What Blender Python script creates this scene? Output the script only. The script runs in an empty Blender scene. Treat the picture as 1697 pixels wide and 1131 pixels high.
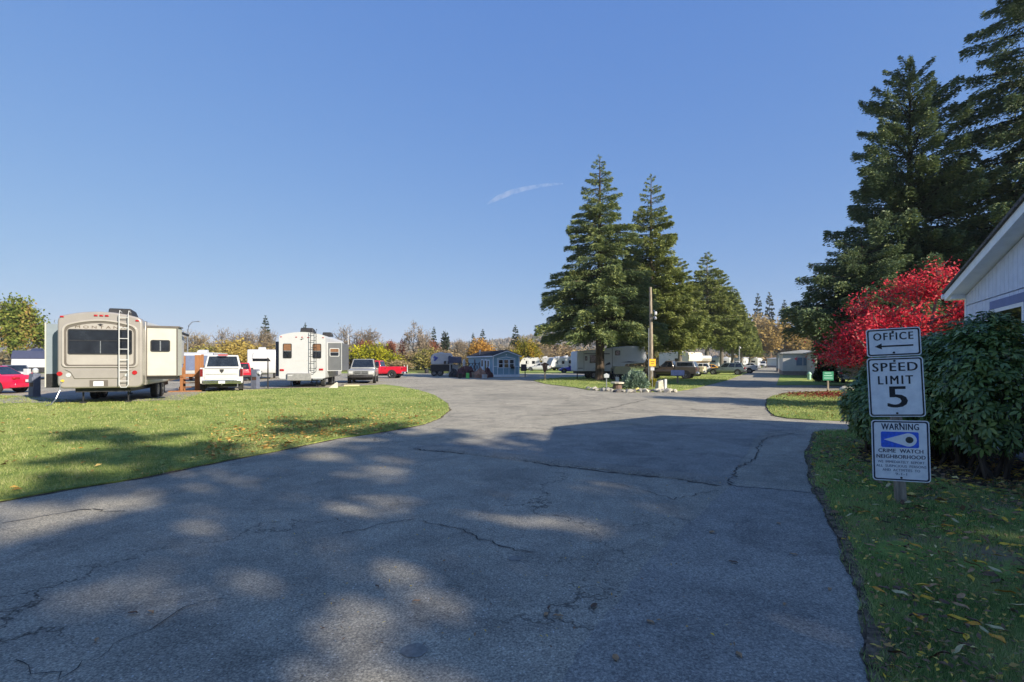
import bpy, math, random
import numpy as np
from mathutils import Vector, Matrix

SC = bpy.context.scene
C = SC.collection
random.seed(11)
RNG = np.random.default_rng(11)
R = math.radians
pi = math.pi

# ------------------------------------------------------------------ camera
FOC, CAMH, HOR = 848.0, 1.7, 600.0            # focal length in photo pixels, eye height in m, horizon row
cam_d = bpy.data.cameras.new('camera')
cam = bpy.data.objects.new('camera', cam_d)
C.objects.link(cam)
cam.location = (0, 0, CAMH)
cam.rotation_euler = (R(90), 0, 0)
cam_d.sensor_width = 36
cam_d.lens = 36 * FOC / 1697
cam_d.shift_y = (HOR - 565.5) / 1697
cam_d.clip_start = 0.1
cam_d.clip_end = 30000
SC.camera = cam

# ------------------------------------------------------------------ light
SUN_AZ = Vector((0.76, -0.65)).normalized()
SUN_EL = R(26.0)
w = bpy.data.worlds.new('World')
SC.world = w
w.use_nodes = True
nt = w.node_tree
bg = nt.nodes['Background']
sky = nt.nodes.new('ShaderNodeTexSky')
sky.sky_type = 'NISHITA'
sky.sun_disc = False
sky.sun_elevation = SUN_EL
sky.sun_rotation = math.atan2(SUN_AZ.x, SUN_AZ.y)
sky.air_density = 1.0
sky.dust_density = 0.6
sky.ozone_density = 2.2
# the camera's tone curve flattens the sky: one power law per channel over the whole dome
sep = nt.nodes.new('ShaderNodeSeparateColor')
cmb = nt.nodes.new('ShaderNodeCombineColor')
nt.links.new(sky.outputs[0], sep.inputs[0])
for i, (c_, g_) in enumerate(((.66, .66), (1.10, .48), (2.68, .19))):
    pw = nt.nodes.new('ShaderNodeMath')
    pw.operation = 'POWER'
    pw.inputs[1].default_value = g_
    ml = nt.nodes.new('ShaderNodeMath')
    ml.operation = 'MULTIPLY'
    ml.inputs[1].default_value = c_
    nt.links.new(sep.outputs[i], pw.inputs[0])
    nt.links.new(pw.outputs[0], ml.inputs[0])
    nt.links.new(ml.outputs[0], cmb.inputs[i])
nt.links.new(cmb.outputs[0], bg.inputs[0])
bg.inputs[1].default_value = 0.104
sun_d = bpy.data.lights.new('sun', 'SUN')
sun_d.energy = 4.8
sun_d.angle = R(0.6)
sun_d.color = (1.0, 0.91, 0.76)
sun = bpy.data.objects.new('sun', sun_d)
C.objects.link(sun)
sv = Vector((SUN_AZ.x * math.cos(SUN_EL), SUN_AZ.y * math.cos(SUN_EL), math.sin(SUN_EL)))
sun.rotation_euler = sv.to_track_quat('Z', 'Y').to_euler()
sun.location = (20, -20, 30)
SC.view_settings.view_transform = 'Standard'
SC.view_settings.look = 'None'
SC.view_settings.gamma = 1
SC.view_settings.exposure = 0.93
SC.cycles.max_bounces = 6
SC.cycles.diffuse_bounces = 3
SC.cycles.glossy_bounces = 3
SC.cycles.transmission_bounces = 4
SC.cycles.transparent_max_bounces = 8
SC.cycles.volume_bounces = 0
SC.cycles.use_denoising = True
SC.cycles.sample_clamp_indirect = 6


# ------------------------------------------------------------------ helpers
def gnd(px, py):
    """ground point under a photo pixel"""
    Y = FOC * CAMH / (py - HOR)
    return ((px - 848.5) / FOC * Y, Y)


def xat(px, Y):
    return (px - 848.5) / FOC * Y


def zat(py, Y):
    return CAMH + (HOR - py) / FOC * Y


def S(r, g, b):
    f = lambda c: (c / 255 / 12.92) if c / 255 <= 0.04045 else ((c / 255 + 0.055) / 1.055) ** 2.4
    return (f(r), f(g), f(b))


class MB:
    def __init__(s):
        s.v, s.f = [], []

    def add(s, vs, fs):
        o = len(s.v)
        s.v += [tuple(p) for p in vs]
        s.f += [tuple(i + o for i in f) for f in fs]
        return s

    def box(s, x0, x1, y0, y1, z0, z1):
        return s.add([(x0, y0, z0), (x1, y0, z0), (x1, y1, z0), (x0, y1, z0), (x0, y0, z1), (x1, y0, z1), (x1, y1, z1), (x0, y1, z1)],
                     [(3, 2, 1, 0), (4, 5, 6, 7), (0, 1, 5, 4), (1, 2, 6, 5), (2, 3, 7, 6), (3, 0, 4, 7)])

    def prism(s, poly, a0, a1, axis='x'):
        """2D outline extruded along an axis. axis x: poly=(y,z); y: poly=(x,z); z: poly=(x,y)"""
        n = len(poly)
        m = {'x': lambda p, a: (a, p[0], p[1]), 'y': lambda p, a: (p[0], a, p[1]), 'z': lambda p, a: (p[0], p[1], a)}[axis]
        vs = [m(p, a0) for p in poly] + [m(p, a1) for p in poly]
        fs = [tuple(range(n - 1, -1, -1)), tuple(range(n, 2 * n))]
        fs += [(i, (i + 1) % n, n + (i + 1) % n, n + i) for i in range(n)]
        return s.add(vs, fs)

    def hexa(s, p):
        return s.add(p, [(3, 2, 1, 0), (4, 5, 6, 7), (0, 1, 5, 4), (1, 2, 6, 5), (2, 3, 7, 6), (3, 0, 4, 7)])

    def tube(s, pts, r, n=8, cap=True):
        pts = [Vector(p) for p in pts]
        rs = r if isinstance(r, (list, tuple)) else [r] * len(pts)
        rings = []
        for i, p in enumerate(pts):
            d = (pts[min(i + 1, len(pts) - 1)] - pts[max(i - 1, 0)]).normalized()
            a = Vector((0, 0, 1)) if abs(d.z) < 0.9 else Vector((1, 0, 0))
            u = d.cross(a).normalized()
            v = d.cross(u)
            rings.append([p + (u * math.cos(2 * pi * k / n) + v * math.sin(2 * pi * k / n)) * rs[i] for k in range(n)])
        vs = [q for ring in rings for q in ring]
        fs = []
        for i in range(len(pts) - 1):
            for k in range(n):
                fs.append((i * n + k, i * n + (k + 1) % n, (i + 1) * n + (k + 1) % n, (i + 1) * n + k))
        if cap:
            fs.append(tuple(range(n - 1, -1, -1)))
            fs.append(tuple(range((len(pts) - 1) * n, len(pts) * n)))
        return s.add(vs, fs)

    def lathe(s, prof, axis='z', n=20, c=(0, 0, 0)):
        """prof = (r, h) pairs turned about an axis"""
        vs, fs = [], []
        for r, h in prof:
            for k in range(n):
                a = 2 * pi * k / n
                p = (r * math.cos(a), r * math.sin(a), h)
                if axis == 'y':
                    p = (p[0], p[2], p[1])
                elif axis == 'x':
                    p = (p[2], p[0], p[1])
                vs.append((p[0] + c[0], p[1] + c[1], p[2] + c[2]))
        for i in range(len(prof) - 1):
            for k in range(n):
                fs.append((i * n + k, i * n + (k + 1) % n, (i + 1) * n + (k + 1) % n, (i + 1) * n + k))
        fs.append(tuple(range(n - 1, -1, -1)))
        fs.append(tuple(range((len(prof) - 1) * n, len(prof) * n)))
        return s.add(vs, fs)

    def loft(s, rings):
        n = len(rings[0])
        vs = [p for r_ in rings for p in r_]
        fs = []
        for i in range(len(rings) - 1):
            for k in range(n):
                fs.append((i * n + k, i * n + (k + 1) % n, (i + 1) * n + (k + 1) % n, (i + 1) * n + k))
        fs.append(tuple(range(n - 1, -1, -1)))
        fs.append(tuple(range((len(rings) - 1) * n, len(rings) * n)))
        return s.add(vs, fs)

    def mesh(s, name):
        import bmesh
        me = bpy.data.meshes.new(name)
        me.from_pydata(s.v, [], s.f)
        b = bmesh.new()
        b.from_mesh(me)
        bmesh.ops.recalc_face_normals(b, faces=b.faces[:])
        b.to_mesh(me)
        b.free()
        return me

    def build(s, name, mat, parent=None, smooth=False, bevel=0.0, seg=2, loc=None, rot=None):
        me = s.mesh(name)
        me.materials.append(mat)
        return put(name, me, parent, smooth, bevel, seg, loc, rot)


def put(name, me, parent=None, smooth=False, bevel=0.0, seg=2, loc=None, rot=None):
    o = bpy.data.objects.new(name, me)
    C.objects.link(o)
    if parent is not None:
        o.parent = parent
    if loc is not None:
        o.location = loc
    if rot is not None:
        o.rotation_euler = rot
    if smooth:
        me.polygons.foreach_set('use_smooth', [True] * len(me.polygons))
        me.set_sharp_from_angle(angle=R(40))
    if bevel:
        m = o.modifiers.new('bevel', 'BEVEL')
        m.width = bevel
        m.segments = seg
        m.limit_method = 'ANGLE'
        m.angle_limit = R(40)
        if not smooth:
            me.polygons.foreach_set('use_smooth', [True] * len(me.polygons))
            me.set_sharp_from_angle(angle=R(55))
    return o


def tag(o, label=None, cat=None, group=None, kind=None):
    if label:
        o['label'] = label
    if cat:
        o['category'] = cat
    if group:
        o['group'] = group
    if kind:
        o['kind'] = kind
    return o


def thing(name, label, cat, loc=(0, 0, 0), rz=0.0, group=None):
    o = bpy.data.objects.new(name, None)
    o.empty_display_size = 0.2
    C.objects.link(o)
    o.location = loc
    o.rotation_euler = (0, 0, rz)
    return tag(o, label, cat, group)


def copy_tree(o, parent=None):
    c = o.copy()
    C.objects.link(c)
    c.parent = parent
    for ch in list(o.children):
        copy_tree(ch, c)
    return c


def np_mesh(name, V, F, rnd=None, mat=None):
    """fast mesh from numpy; F is (M,k)"""
    me = bpy.data.meshes.new(name)
    k = F.shape[1]
    me.vertices.add(len(V))
    me.vertices.foreach_set('co', V.astype(np.float32).ravel())
    me.loops.add(F.size)
    me.loops.foreach_set('vertex_index', F.astype(np.int32).ravel())
    me.polygons.add(len(F))
    me.polygons.foreach_set('loop_start', (np.arange(len(F)) * k).astype(np.int32))
    me.update(calc_edges=True)
    if rnd is not None:
        a = me.attributes.new('rnd', 'FLOAT', 'POINT')
        a.data.foreach_set('value', rnd.astype(np.float32))
    if mat is not None:
        me.materials.append(mat)
    return me


def unit(a):
    return a / np.maximum(np.linalg.norm(a, axis=-1, keepdims=True), 1e-9)


def leaves(name, P, D, L, W, rnd, mat, rng, flat=None, fold=0.0):
    """pointed leaf / needle-spray faces: centre P, direction D, length L, width W"""
    n = len(P)
    D = unit(D)
    if flat is None:
        N = unit(rng.normal(size=(n, 3)))
    else:
        N = unit(flat)
    Sd = unit(np.cross(D, N))
    Nn = np.cross(Sd, D)
    L = np.broadcast_to(L, (n,))[:, None]
    W = np.broadcast_to(W, (n,))[:, None]
    V = np.stack([P - D * L * .5, P + Sd * W * .5 + Nn * W * fold, P + D * L * .5, P - Sd * W * .5 + Nn * W * fold], 1).reshape(-1, 3)
    F = np.arange(4 * n).reshape(n, 4)
    return np_mesh(name, V, F, np.repeat(rnd, 4), mat)


# ------------------------------------------------------------------ materials
def new_mat(name):
    m = bpy.data.materials.new(name)
    m.use_nodes = True
    t = m.node_tree
    return m, t, t.nodes['Principled BSDF'], t.nodes['Material Output']


def N(t, kind, **kw):
    n = t.nodes.new(kind)
    for k, v in kw.items():
        if k in ('inputs',):
            for a, b in v.items():
                n.inputs[a].default_value = b
        else:
            setattr(n, k, v)
    return n


def ramp(t, fac, stops, interp='LINEAR'):
    r = t.nodes.new('ShaderNodeValToRGB')
    r.color_ramp.interpolation = interp
    el = r.color_ramp.elements
    while len(el) < len(stops):
        el.new(0.5)
    for e, (p, c) in zip(el, stops):
        e.position = p
        e.color = (*c, 1) if len(c) == 3 else c
    t.links.new(fac, r.inputs[0])
    return r.outputs[0]


def noise(t, vec, scale, detail=4, rough=.55, dist=0.0):
    n = t.nodes.new('ShaderNodeTexNoise')
    n.inputs['Scale'].default_value = scale
    n.inputs['Detail'].default_value = detail
    n.inputs['Roughness'].default_value = rough
    n.inputs['Distortion'].default_value = dist
    t.links.new(vec, n.inputs['Vector'])
    return n.outputs[0]


def mixc(t, fac, a, b, mode='MIX'):
    n = t.nodes.new('ShaderNodeMix')
    n.data_type = 'RGBA'
    n.blend_type = mode
    for sock, val in ((n.inputs[0], fac), (n.inputs[6], a), (n.inputs[7], b)):
        if hasattr(val, 'links'):
            t.links.new(val, sock)
        elif isinstance(val, (int, float)):
            sock.default_value = val
        else:
            sock.default_value = (*val, 1)
    return n.outputs[2]


def math_n(t, op, a, b=None):
    n = t.nodes.new('ShaderNodeMath')
    n.operation = op
    for i, v in enumerate((a, b)):
        if v is None:
            continue
        if hasattr(v, 'links'):
            t.links.new(v, n.inputs[i])
        else:
            n.inputs[i].default_value = v
    return n.outputs[0]


def bump(t, bsdf, h, strength=.3, dist=.02):
    b = t.nodes.new('ShaderNodeBump')
    b.inputs['Strength'].default_value = strength
    b.inputs['Distance'].default_value = dist
    t.links.new(h, b.inputs['Height'])
    t.links.new(b.outputs[0], bsdf.inputs['Normal'])


_mc = {}


def pm(name, col, rough=.5, metal=0.0, var=.12, scale=6.0, bmp=0.0, spec=.5, coat=0.0, col2=None, streak=False):
    """plain procedural paint / plastic / wood with soft mottling and grime"""
    if name in _mc:
        return _mc[name]
    m, t, b, out = new_mat(name)
    tc = N(t, 'ShaderNodeTexCoord')
    vec = tc.outputs['Object']
    if streak:
        mp = N(t, 'ShaderNodeMapping')
        mp.inputs['Scale'].default_value = (1, 1, .12)
        t.links.new(vec, mp.inputs[0])
        vec = mp.outputs[0]
    n1 = noise(t, vec, scale, 5, .6)
    c2 = col2 if col2 else tuple(c * (1 - var * 2) for c in col)
    c1 = tuple(min(1, c * (1 + var)) for c in col)
    t.links.new(ramp(t, n1, [(.3, c2), (.7, c1)]), b.inputs['Base Color'])
    b.inputs['Roughness'].default_value = rough
    b.inputs['Metallic'].default_value = metal
    b.inputs['Specular IOR Level'].default_value = spec
    b.inputs['Coat Weight'].default_value = coat
    b.inputs['Coat Roughness'].default_value = .08
    if bmp:
        bump(t, b, noise(t, vec, scale * 5, 4), bmp, .01)
    _mc[name] = m
    return m


def leaf_mat(name, stops, rough=.6, trans=.3, spec=.3):
    if name in _mc:
        return _mc[name]
    m, t, b, out = new_mat(name)
    at = N(t, 'ShaderNodeAttribute', attribute_name='rnd')
    col = ramp(t, at.outputs['Fac'], stops)
    t.links.new(col, b.inputs['Base Color'])
    b.inputs['Roughness'].default_value = rough
    b.inputs['Specular IOR Level'].default_value = spec
    tr = N(t, 'ShaderNodeBsdfTranslucent')
    t.links.new(col, tr.inputs[0])
    mx = N(t, 'ShaderNodeMixShader')
    mx.inputs[0].default_value = trans
    t.links.new(b.outputs[0], mx.inputs[1])
    t.links.new(tr.outputs[0], mx.inputs[2])
    t.links.new(mx.outputs[0], out.inputs[0])
    _mc[name] = m
    return m


def glass_mat(name, col=(.012, .015, .02), rough=.06, spec=.6):
    return pm(name, col, rough, 0, .3, 3, 0, spec)


def make_asphalt(name, dark, light, crack=True, speck=1.0):
    m, t, b, out = new_mat(name)
    tc = N(t, 'ShaderNodeTexCoord')
    v = tc.outputs['Object']
    big = noise(t, v, .22, 5, .6, .6)
    base = ramp(t, big, [(.3, dark), (.72, light)])
    mid = noise(t, v, 2.6, 5, .65)
    base = mixc(t, .5, base, ramp(t, mid, [(.25, (.6, .6, .6)), (.75, (1.3, 1.28, 1.26))]), 'MULTIPLY')
    st = noise(t, v, .75, 6, .7, 1.2)
    base = mixc(t, .75, base, ramp(t, st, [(.36, (.66, .66, .67)), (.5, (.98, .98, .98)), (.66, (1.12, 1.11, 1.08))]), 'MULTIPLY')
    fine = noise(t, v, 70, 3, .75)
    base = mixc(t, 1.0, base, ramp(t, fine, [(.32, (.40, .40, .42)), (.5, (.92, .92, .92)), (.68, (1.7, 1.67, 1.6))]), 'MULTIPLY')
    grit = noise(t, v, 24, 4, .8)
    base = mixc(t, .32, base, ramp(t, grit, [(.34, (.62, .62, .63)), (.5, (1, 1, 1)), (.66, (1.3, 1.29, 1.26))]), 'MULTIPLY')
    vo = N(t, 'ShaderNodeTexVoronoi')
    vo.inputs['Scale'].default_value = 42
    t.links.new(v, vo.inputs['Vector'])
    sp = ramp(t, vo.outputs['Distance'], [(.12, (1, 1, 1)), (.30, (0, 0, 0))])
    rnd = N(t, 'ShaderNodeSeparateColor')
    t.links.new(vo.outputs['Color'], rnd.inputs[0])
    pick = ramp(t, rnd.outputs[0], [(.84, (0, 0, 0)), (.97, (1, 1, 1))])
    spm = math_n(t, 'MULTIPLY', sp, pick)
    spm = math_n(t, 'MULTIPLY', spm, .75 * speck)
    base = mixc(t, spm, base, (.72, .70, .66))
    h = fine
    if crack:
        def crk(scale, width, lo, hi, dn):
            dv = noise(t, v, scale * 2.2, 4, .7)
            ad = N(t, 'ShaderNodeVectorMath', operation='ADD')
            sc_ = N(t, 'ShaderNodeVectorMath', operation='SCALE')
            nn = N(t, 'ShaderNodeTexNoise')
            nn.inputs['Scale'].default_value = scale * 2.0
            nn.inputs['Detail'].default_value = 5
            nn.inputs['Roughness'].default_value = .7
            t.links.new(v, nn.inputs['Vector'])
            t.links.new(nn.outputs['Color'], sc_.inputs[0])
            sc_.inputs['Scale'].default_value = dn / scale
            t.links.new(v, ad.inputs[0])
            t.links.new(sc_.outputs[0], ad.inputs[1])
            vv = N(t, 'ShaderNodeTexVoronoi', feature='DISTANCE_TO_EDGE')
            vv.inputs['Scale'].default_value = scale
            t.links.new(ad.outputs[0], vv.inputs['Vector'])
            line = ramp(t, vv.outputs['Distance'], [(0, (1, 1, 1)), (width, (0, 0, 0))])
            mask = ramp(t, noise(t, v, scale * .55, 3, .5), [(lo, (0, 0, 0)), (hi, (1, 1, 1))])
            return math_n(t, 'MULTIPLY', line, mask)
        c1 = crk(.42, .011, .47, .56, .9)
        c2 = crk(2.4, .022, .56, .66, .8)
        cm = math_n(t, 'MAXIMUM', c1, math_n(t, 'MULTIPLY', c2, .55))
        base = mixc(t, math_n(t, 'MULTIPLY', cm, .8), base, (.018, .017, .016))
        h = math_n(t, 'SUBTRACT', fine, math_n(t, 'MULTIPLY', cm, 1.5))
    t.links.new(base, b.inputs['Base Color'])
    b.inputs['Roughness'].default_value = .88
    b.inputs['Specular IOR Level'].default_value = .25
    bump(t, b, h, .7, .008)
    return m


def make_lawn(name, g1, g2, g3, soil, soil_lo=.66, far=False):
    m, t, b, out = new_mat(name)
    tc = N(t, 'ShaderNodeTexCoord')
    v = tc.outputs['Object']
    a = noise(t, v, .35, 5, .6, .4)
    col = ramp(t, a, [(.34, g1), (.5, g2), (.64, g3)])
    col = mixc(t, .7, col, ramp(t, noise(t, v, 2.3, 4, .6), [(.32, (.62, .7, .55)), (.5, (1, 1, 1)), (.68, (1.3, 1.2, 1.1))]), 'MULTIPLY')
    f = noise(t, v, 9, 5, .75)
    col = mixc(t, .75, col, ramp(t, f, [(.3, (.45, .5, .4)), (.5, (.95, 1, .9)), (.7, (1.5, 1.45, 1.3))]), 'MULTIPLY')
    f2 = noise(t, v, 70, 3, .8)
    col = mixc(t, .8, col, ramp(t, f2, [(.3, (.45, .5, .4)), (.7, (1.5, 1.5, 1.35))]), 'MULTIPLY')
    s = ramp(t, noise(t, v, .9, 6, .65, .5), [(soil_lo, (0, 0, 0)), (soil_lo + .1, (1, 1, 1))])
    col = mixc(t, s, col, soil)
    t.links.new(col, b.inputs['Base Color'])
    b.inputs['Roughness'].default_value = .95
    b.inputs['Specular IOR Level'].default_value = .1
    bump(t, b, math_n(t, 'ADD', f, f2), .8, .03)
    return m


def text_mesh(body, size, spacing=1.0, bold=0.0, extrude=.001, align='CENTER', width=None):
    cu = bpy.data.curves.new('lettering', 'FONT')
    cu.body = body
    cu.size = size
    cu.space_character = spacing
    cu.offset = 0
    cu.extrude = extrude
    cu.align_x = align
    cu.align_y = 'CENTER'
    cu.resolution_u = 3
    o = bpy.data.objects.new('tmp', cu)
    C.objects.link(o)
    bpy.context.view_layer.update()
    me = bpy.data.meshes.new_from_object(o.evaluated_get(bpy.context.evaluated_depsgraph_get()))
    me.name = 'lettering'
    bpy.data.objects.remove(o)
    bpy.data.curves.remove(cu)
    if width:
        n = len(me.vertices)
        co = np.empty(n * 3)
        me.vertices.foreach_get('co', co)
        co = co.reshape(-1, 3)
        wd = co[:, 0].max() - co[:, 0].min()
        co[:, 0] = (co[:, 0] - (co[:, 0].max() + co[:, 0].min()) / 2) * width / wd
        me.vertices.foreach_set('co', co.ravel())
    if bold:
        # heavier strokes: the same outline set twice more, a hair to each side and a hair deeper
        n = len(me.vertices)
        co = np.empty(n * 3)
        me.vertices.foreach_get('co', co)
        co = co.reshape(-1, 3)
        fs = [tuple(p.vertices) for p in me.polygons]
        V, F = [], []
        for i, (dx, dz) in enumerate(((0, 0), (-bold, -.0002), (bold, -.0004))):
            V.append(co + np.array([dx, 0, dz]))
            F += [tuple(k + i * n for k in f) for f in fs]
        me = bpy.data.meshes.new('lettering')
        me.from_pydata(np.concatenate(V).tolist(), [], F)
    me.materials.clear()
    return me


def rrect(w_, h_, r, n=4, cx=0, cy=0):
    pts = []
    for sx, sy, a0 in ((1, -1, -90), (1, 1, 0), (-1, 1, 90), (-1, -1, 180)):
        for k in range(n + 1):
            a = R(a0 + 90 * k / n)
            pts.append((cx + sx * (w_ / 2 - r) + r * math.cos(a), cy + sy * (h_ / 2 - r) + r * math.sin(a)))
    return pts


def ring_prism(mb, outer, inner, a0, a1, axis):
    """frame between two outlines of equal point count"""
    n = len(outer)
    m = {'x': lambda p, a: (a, p[0], p[1]), 'y': lambda p, a: (p[0], a, p[1]), 'z': lambda p, a: (p[0], p[1], a)}[axis]
    vs = [m(p, a0) for p in outer] + [m(p, a0) for p in inner] + [m(p, a1) for p in outer] + [m(p, a1) for p in inner]
    fs = []
    for i in range(n):
        j = (i + 1) % n
        fs += [(i, j, n + j, n + i), (2 * n + i, 3 * n + i, 3 * n + j, 2 * n + j), (i, 2 * n + i, 2 * n + j, j), (n + i, n + j, 3 * n + j, 3 * n + i)]
    mb.add(vs, fs)
    return mb


# common materials
M = {}
M['black'] = pm('black_rubber', (.018, .018, .019), .8, 0, .2, 12)
M['dark_metal'] = pm('dark_metal', (.03, .03, .033), .55, .3, .25, 9)
M['steel'] = pm('bare_steel', (.45, .46, .47), .35, .8, .15, 14)
M['chrome'] = pm('chrome', (.72, .73, .74), .12, 1.0, .08, 8)
M['white'] = pm('white_paint', (.50, .505, .51), .4, 0, .05, 3, 0, .5)
M['glass'] = glass_mat('window_glass')
M['car_glass'] = glass_mat('car_glass', (.016, .022, .03), .05, .7)
M['red_lens'] = pm('red_lens', (.38, .012, .015), .2, 0, .2, 30, 0, .6)
M['red_dark'] = pm('dark_red_lens', (.16, .012, .014), .2, 0, .3, 30, 0, .6)
M['amber_lens'] = pm('amber_lens', (.6, .2, .02), .2, 0, .2, 30)
M['clear_lens'] = pm('clear_lens', (.6, .62, .63), .12, .2, .2, 30, 0, .7)
M['plate'] = pm('plate', (.62, .64, .68), .4, 0, .15, 40)
M['wood_grey'] = pm('weathered_wood', (.33, .275, .21), .85, 0, .3, 20, .4, .2, streak=True)
M['bark'] = pm('bark', (.10, .075, .055), .9, 0, .35, 9, .8, .15, streak=True)
M['bark_dark'] = pm('bark_dark', (.055, .043, .036), .9, 0, .35, 9, .8, .15, streak=True)
M['bark_grey'] = pm('bark_grey', (.2, .175, .15), .9, 0, .3, 9, .6, .15, streak=True)
M['ink'] = pm('sign_ink', (.015, .015, .017), .5, 0, .3, 40, 0, .3, col2=(.04, .04, .045))
#@@GROUND
# ------------------------------------------------------------------ ground, road, lawns
def densify(pts, jag, step0, rng, closed=True, off=0.0):
    out = []
    n = len(pts)
    area = sum(pts[i][0] * pts[(i + 1) % n][1] - pts[(i + 1) % n][0] * pts[i][1] for i in range(n))
    sg = 1 if area > 0 else -1
    ph = rng.random(6) * 6.28
    run = 0.0
    for i in range(n):
        a, b = np.array(pts[i], float), np.array(pts[(i + 1) % n], float)
        d = b - a
        Ln = np.hypot(*d)
        nx = np.array([d[1], -d[0]]) / max(Ln, 1e-6) * sg
        t = 0.0
        while t < Ln:
            p = a + d * t / Ln
            near = abs(p[1]) < 70 and abs(p[0]) < 60
            j = jag if near else 0
            q = run + t
            wob = math.sin(q * 2.3 + ph[0]) * .8 + math.sin(q * 5.1 + ph[1]) * .6 + math.sin(q * 11.7 + ph[2]) * .45 + math.sin(q * 23 + ph[3]) * .3 + rng.normal() * .25
            out.append(tuple(p + nx * (off + wob * j)))
            t += max(step0 * .5 if abs(p[1]) < 14 else step0, (abs(p[1]) * .018 if near else 8))
        run += Ln
    return out


def smooth_poly(pts, it=2):
    for _ in range(it):
        q = []
        n = len(pts)
        for i in range(n):
            a, b = pts[i], pts[(i + 1) % n]
            q.append((a[0] * .75 + b[0] * .25, a[1] * .75 + b[1] * .25))
            q.append((a[0] * .25 + b[0] * .75, a[1] * .25 + b[1] * .75))
        pts = q
    return pts


def sheet(name, pts, z, mat, thick=0.0):
    mb = MB()
    if thick:
        mb.prism(pts, z - thick, z, 'z')
    else:
        mb.add([(x, y, z) for x, y in pts], [tuple(range(len(pts)))])
    o = mb.build(name, mat)
    o['kind'] = 'structure'
    return o


def in_poly(P, poly):
    poly = np.array(poly)
    x, y = P[:, 0], P[:, 1]
    ins = np.zeros(len(P), bool)
    n = len(poly)
    for i in range(n):
        x1, y1 = poly[i]
        x2, y2 = poly[(i + 1) % n]
        if y1 == y2:
            continue
        c = ((y1 > y) != (y2 > y)) & (x < (x2 - x1) * (y - y1) / (y2 - y1) + x1)
        ins ^= c
    return ins


G1, G2, G3 = (.18, .24, .07), (.28, .325, .105), (.39, .39, .155)
m_lawn = make_lawn('lawn_grass', G1, G2, G3, (.10, .075, .045), .68)
m_lawn_r = make_lawn('lawn_shade_lifted', (.21, .29, .085), (.30, .39, .115), (.39, .45, .14), (.30, .235, .16), .50)  # grass colour raised on this side to lift its shade
m_field = make_lawn('field_grass', (.10, .12, .04), (.13, .14, .05), (.17, .16, .07), (.15, .12, .08), .62)
m_soil = pm('soil', (.17, .13, .09), .95, 0, .45, 14, .8, .1)
m_asph = make_asphalt('asphalt', (.27, .252, .205), (.41, .376, .302))
m_asph2 = make_asphalt('asphalt_patch', (.25, .24, .212), (.32, .305, .268), False, .6)
m_crack = pm('crack_dirt', (.055, .05, .044), .95, 0, .5, 20)
m_gravel = make_asphalt('gravel', (.28, .26, .22), (.38, .35, .30), False, 1.4)

mb = MB()
Rg = 9000
mb.add([(-Rg, -Rg, 0), (Rg, -Rg, 0), (Rg, Rg, 0), (-Rg, Rg, 0)], [(0, 1, 2, 3)])
o = mb.build('ground', m_field)
o['kind'] = 'structure'


def roadL(Y):
    return 19.0 + .52 * (Y - 45.6)


def roadR(Y):
    return 12.1 + .536 * (Y - 24)


sheet('parking_yard', [(-120, -30), (30, -30), (30, 14.3), (24, 26), (30, 36), (22, 36), (roadR(60), 60), (roadR(240), 240), (roadL(240), 240),
               (roadL(75), 75), (-120, 75)], .004, m_asph).name = 'road'

lawn_left = [(-40, -12), (-9.2, -2.0), (-6.9, 4.3)] + [gnd(*p) for p in
             [(0, 833), (100, 815), (240, 792), (340, 772), (466, 747), (560, 728), (640, 716), (700, 705), (730, 693), (745, 680),
              (740, 669), (718, 655), (692, 647), (662, 641), (636, 638), (560, 642), (460, 645), (330, 651), (240, 664), (100, 664), (40, 658), (0, 656)]] + [(-60, 27)]
lawn_right = [(1.1, -8), (1.35, 0)] + [gnd(*p) for p in
              [(1450, 1131), (1440, 1040), (1425, 970), (1400, 900), (1370, 850), (1348, 800), (1338, 755), (1352, 718)]] + \
             [(8.6, 12.75), (13.2, 13.1), (45, 13.0), (45, -8)]
isl_right = [gnd(*p) for p in [(1282, 690), (1270, 676), (1272, 662), (1284, 656), (1310, 652)]] + [(19.5, 30), (26, 31.5), (45, 31), (45, 14.6)] + \
            [gnd(*p) for p in [(1410, 699), (1350, 697), (1305, 694)]]
isl_mid = [gnd(*p) for p in [(884, 631.5), (905, 637), (955, 643), (976, 647), (1040, 650.5), (1112, 650.5), (1142, 646)]] + \
          [(roadL(45.6), 45.6), (roadL(90), 90), (roadL(230), 230), (90, 240), (40, 120), (22, 72), (9, 60), (3.2, 51)]
lawn_far_r = [gnd(1287, 639), (roadR(60), 60), (roadR(120), 120), (roadR(235), 235), (200, 235), (90, 60), (60, 38), (30, 37.5)]
lawn_back = [(-3, 75), (20, 76), (34, 100), (40, 130), (-30, 130), (-8, 92)]
lawn_back_l = [(-75, 76), (-14, 76), (-16, 84), (-75, 86)]
rg = np.random.default_rng(5)
LAWNS = {}
for nm, pts, mt in (('lawn_left', lawn_left, m_lawn), ('lawn_right', lawn_right, m_lawn_r), ('lawn_corner', isl_right, m_lawn), ('lawn_middle', isl_mid, m_lawn),
                    ('lawn_far', lawn_far_r, m_lawn), ('lawn_back', lawn_back, m_lawn), ('lawn_strip', lawn_back_l, m_lawn)):
    d = densify(pts, .022, .22, rg)
    LAWNS[nm] = d
    sheet(nm, d, .03, mt, .04)
    if nm in ('lawn_left', 'lawn_right', 'lawn_corner', 'lawn_middle'):
        s_ = densify(pts, .02, .12, rg, off=.05)
        LAWNS[nm + '_edge'] = s_
        sheet('soil_edge', s_, .012, m_soil)

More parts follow.
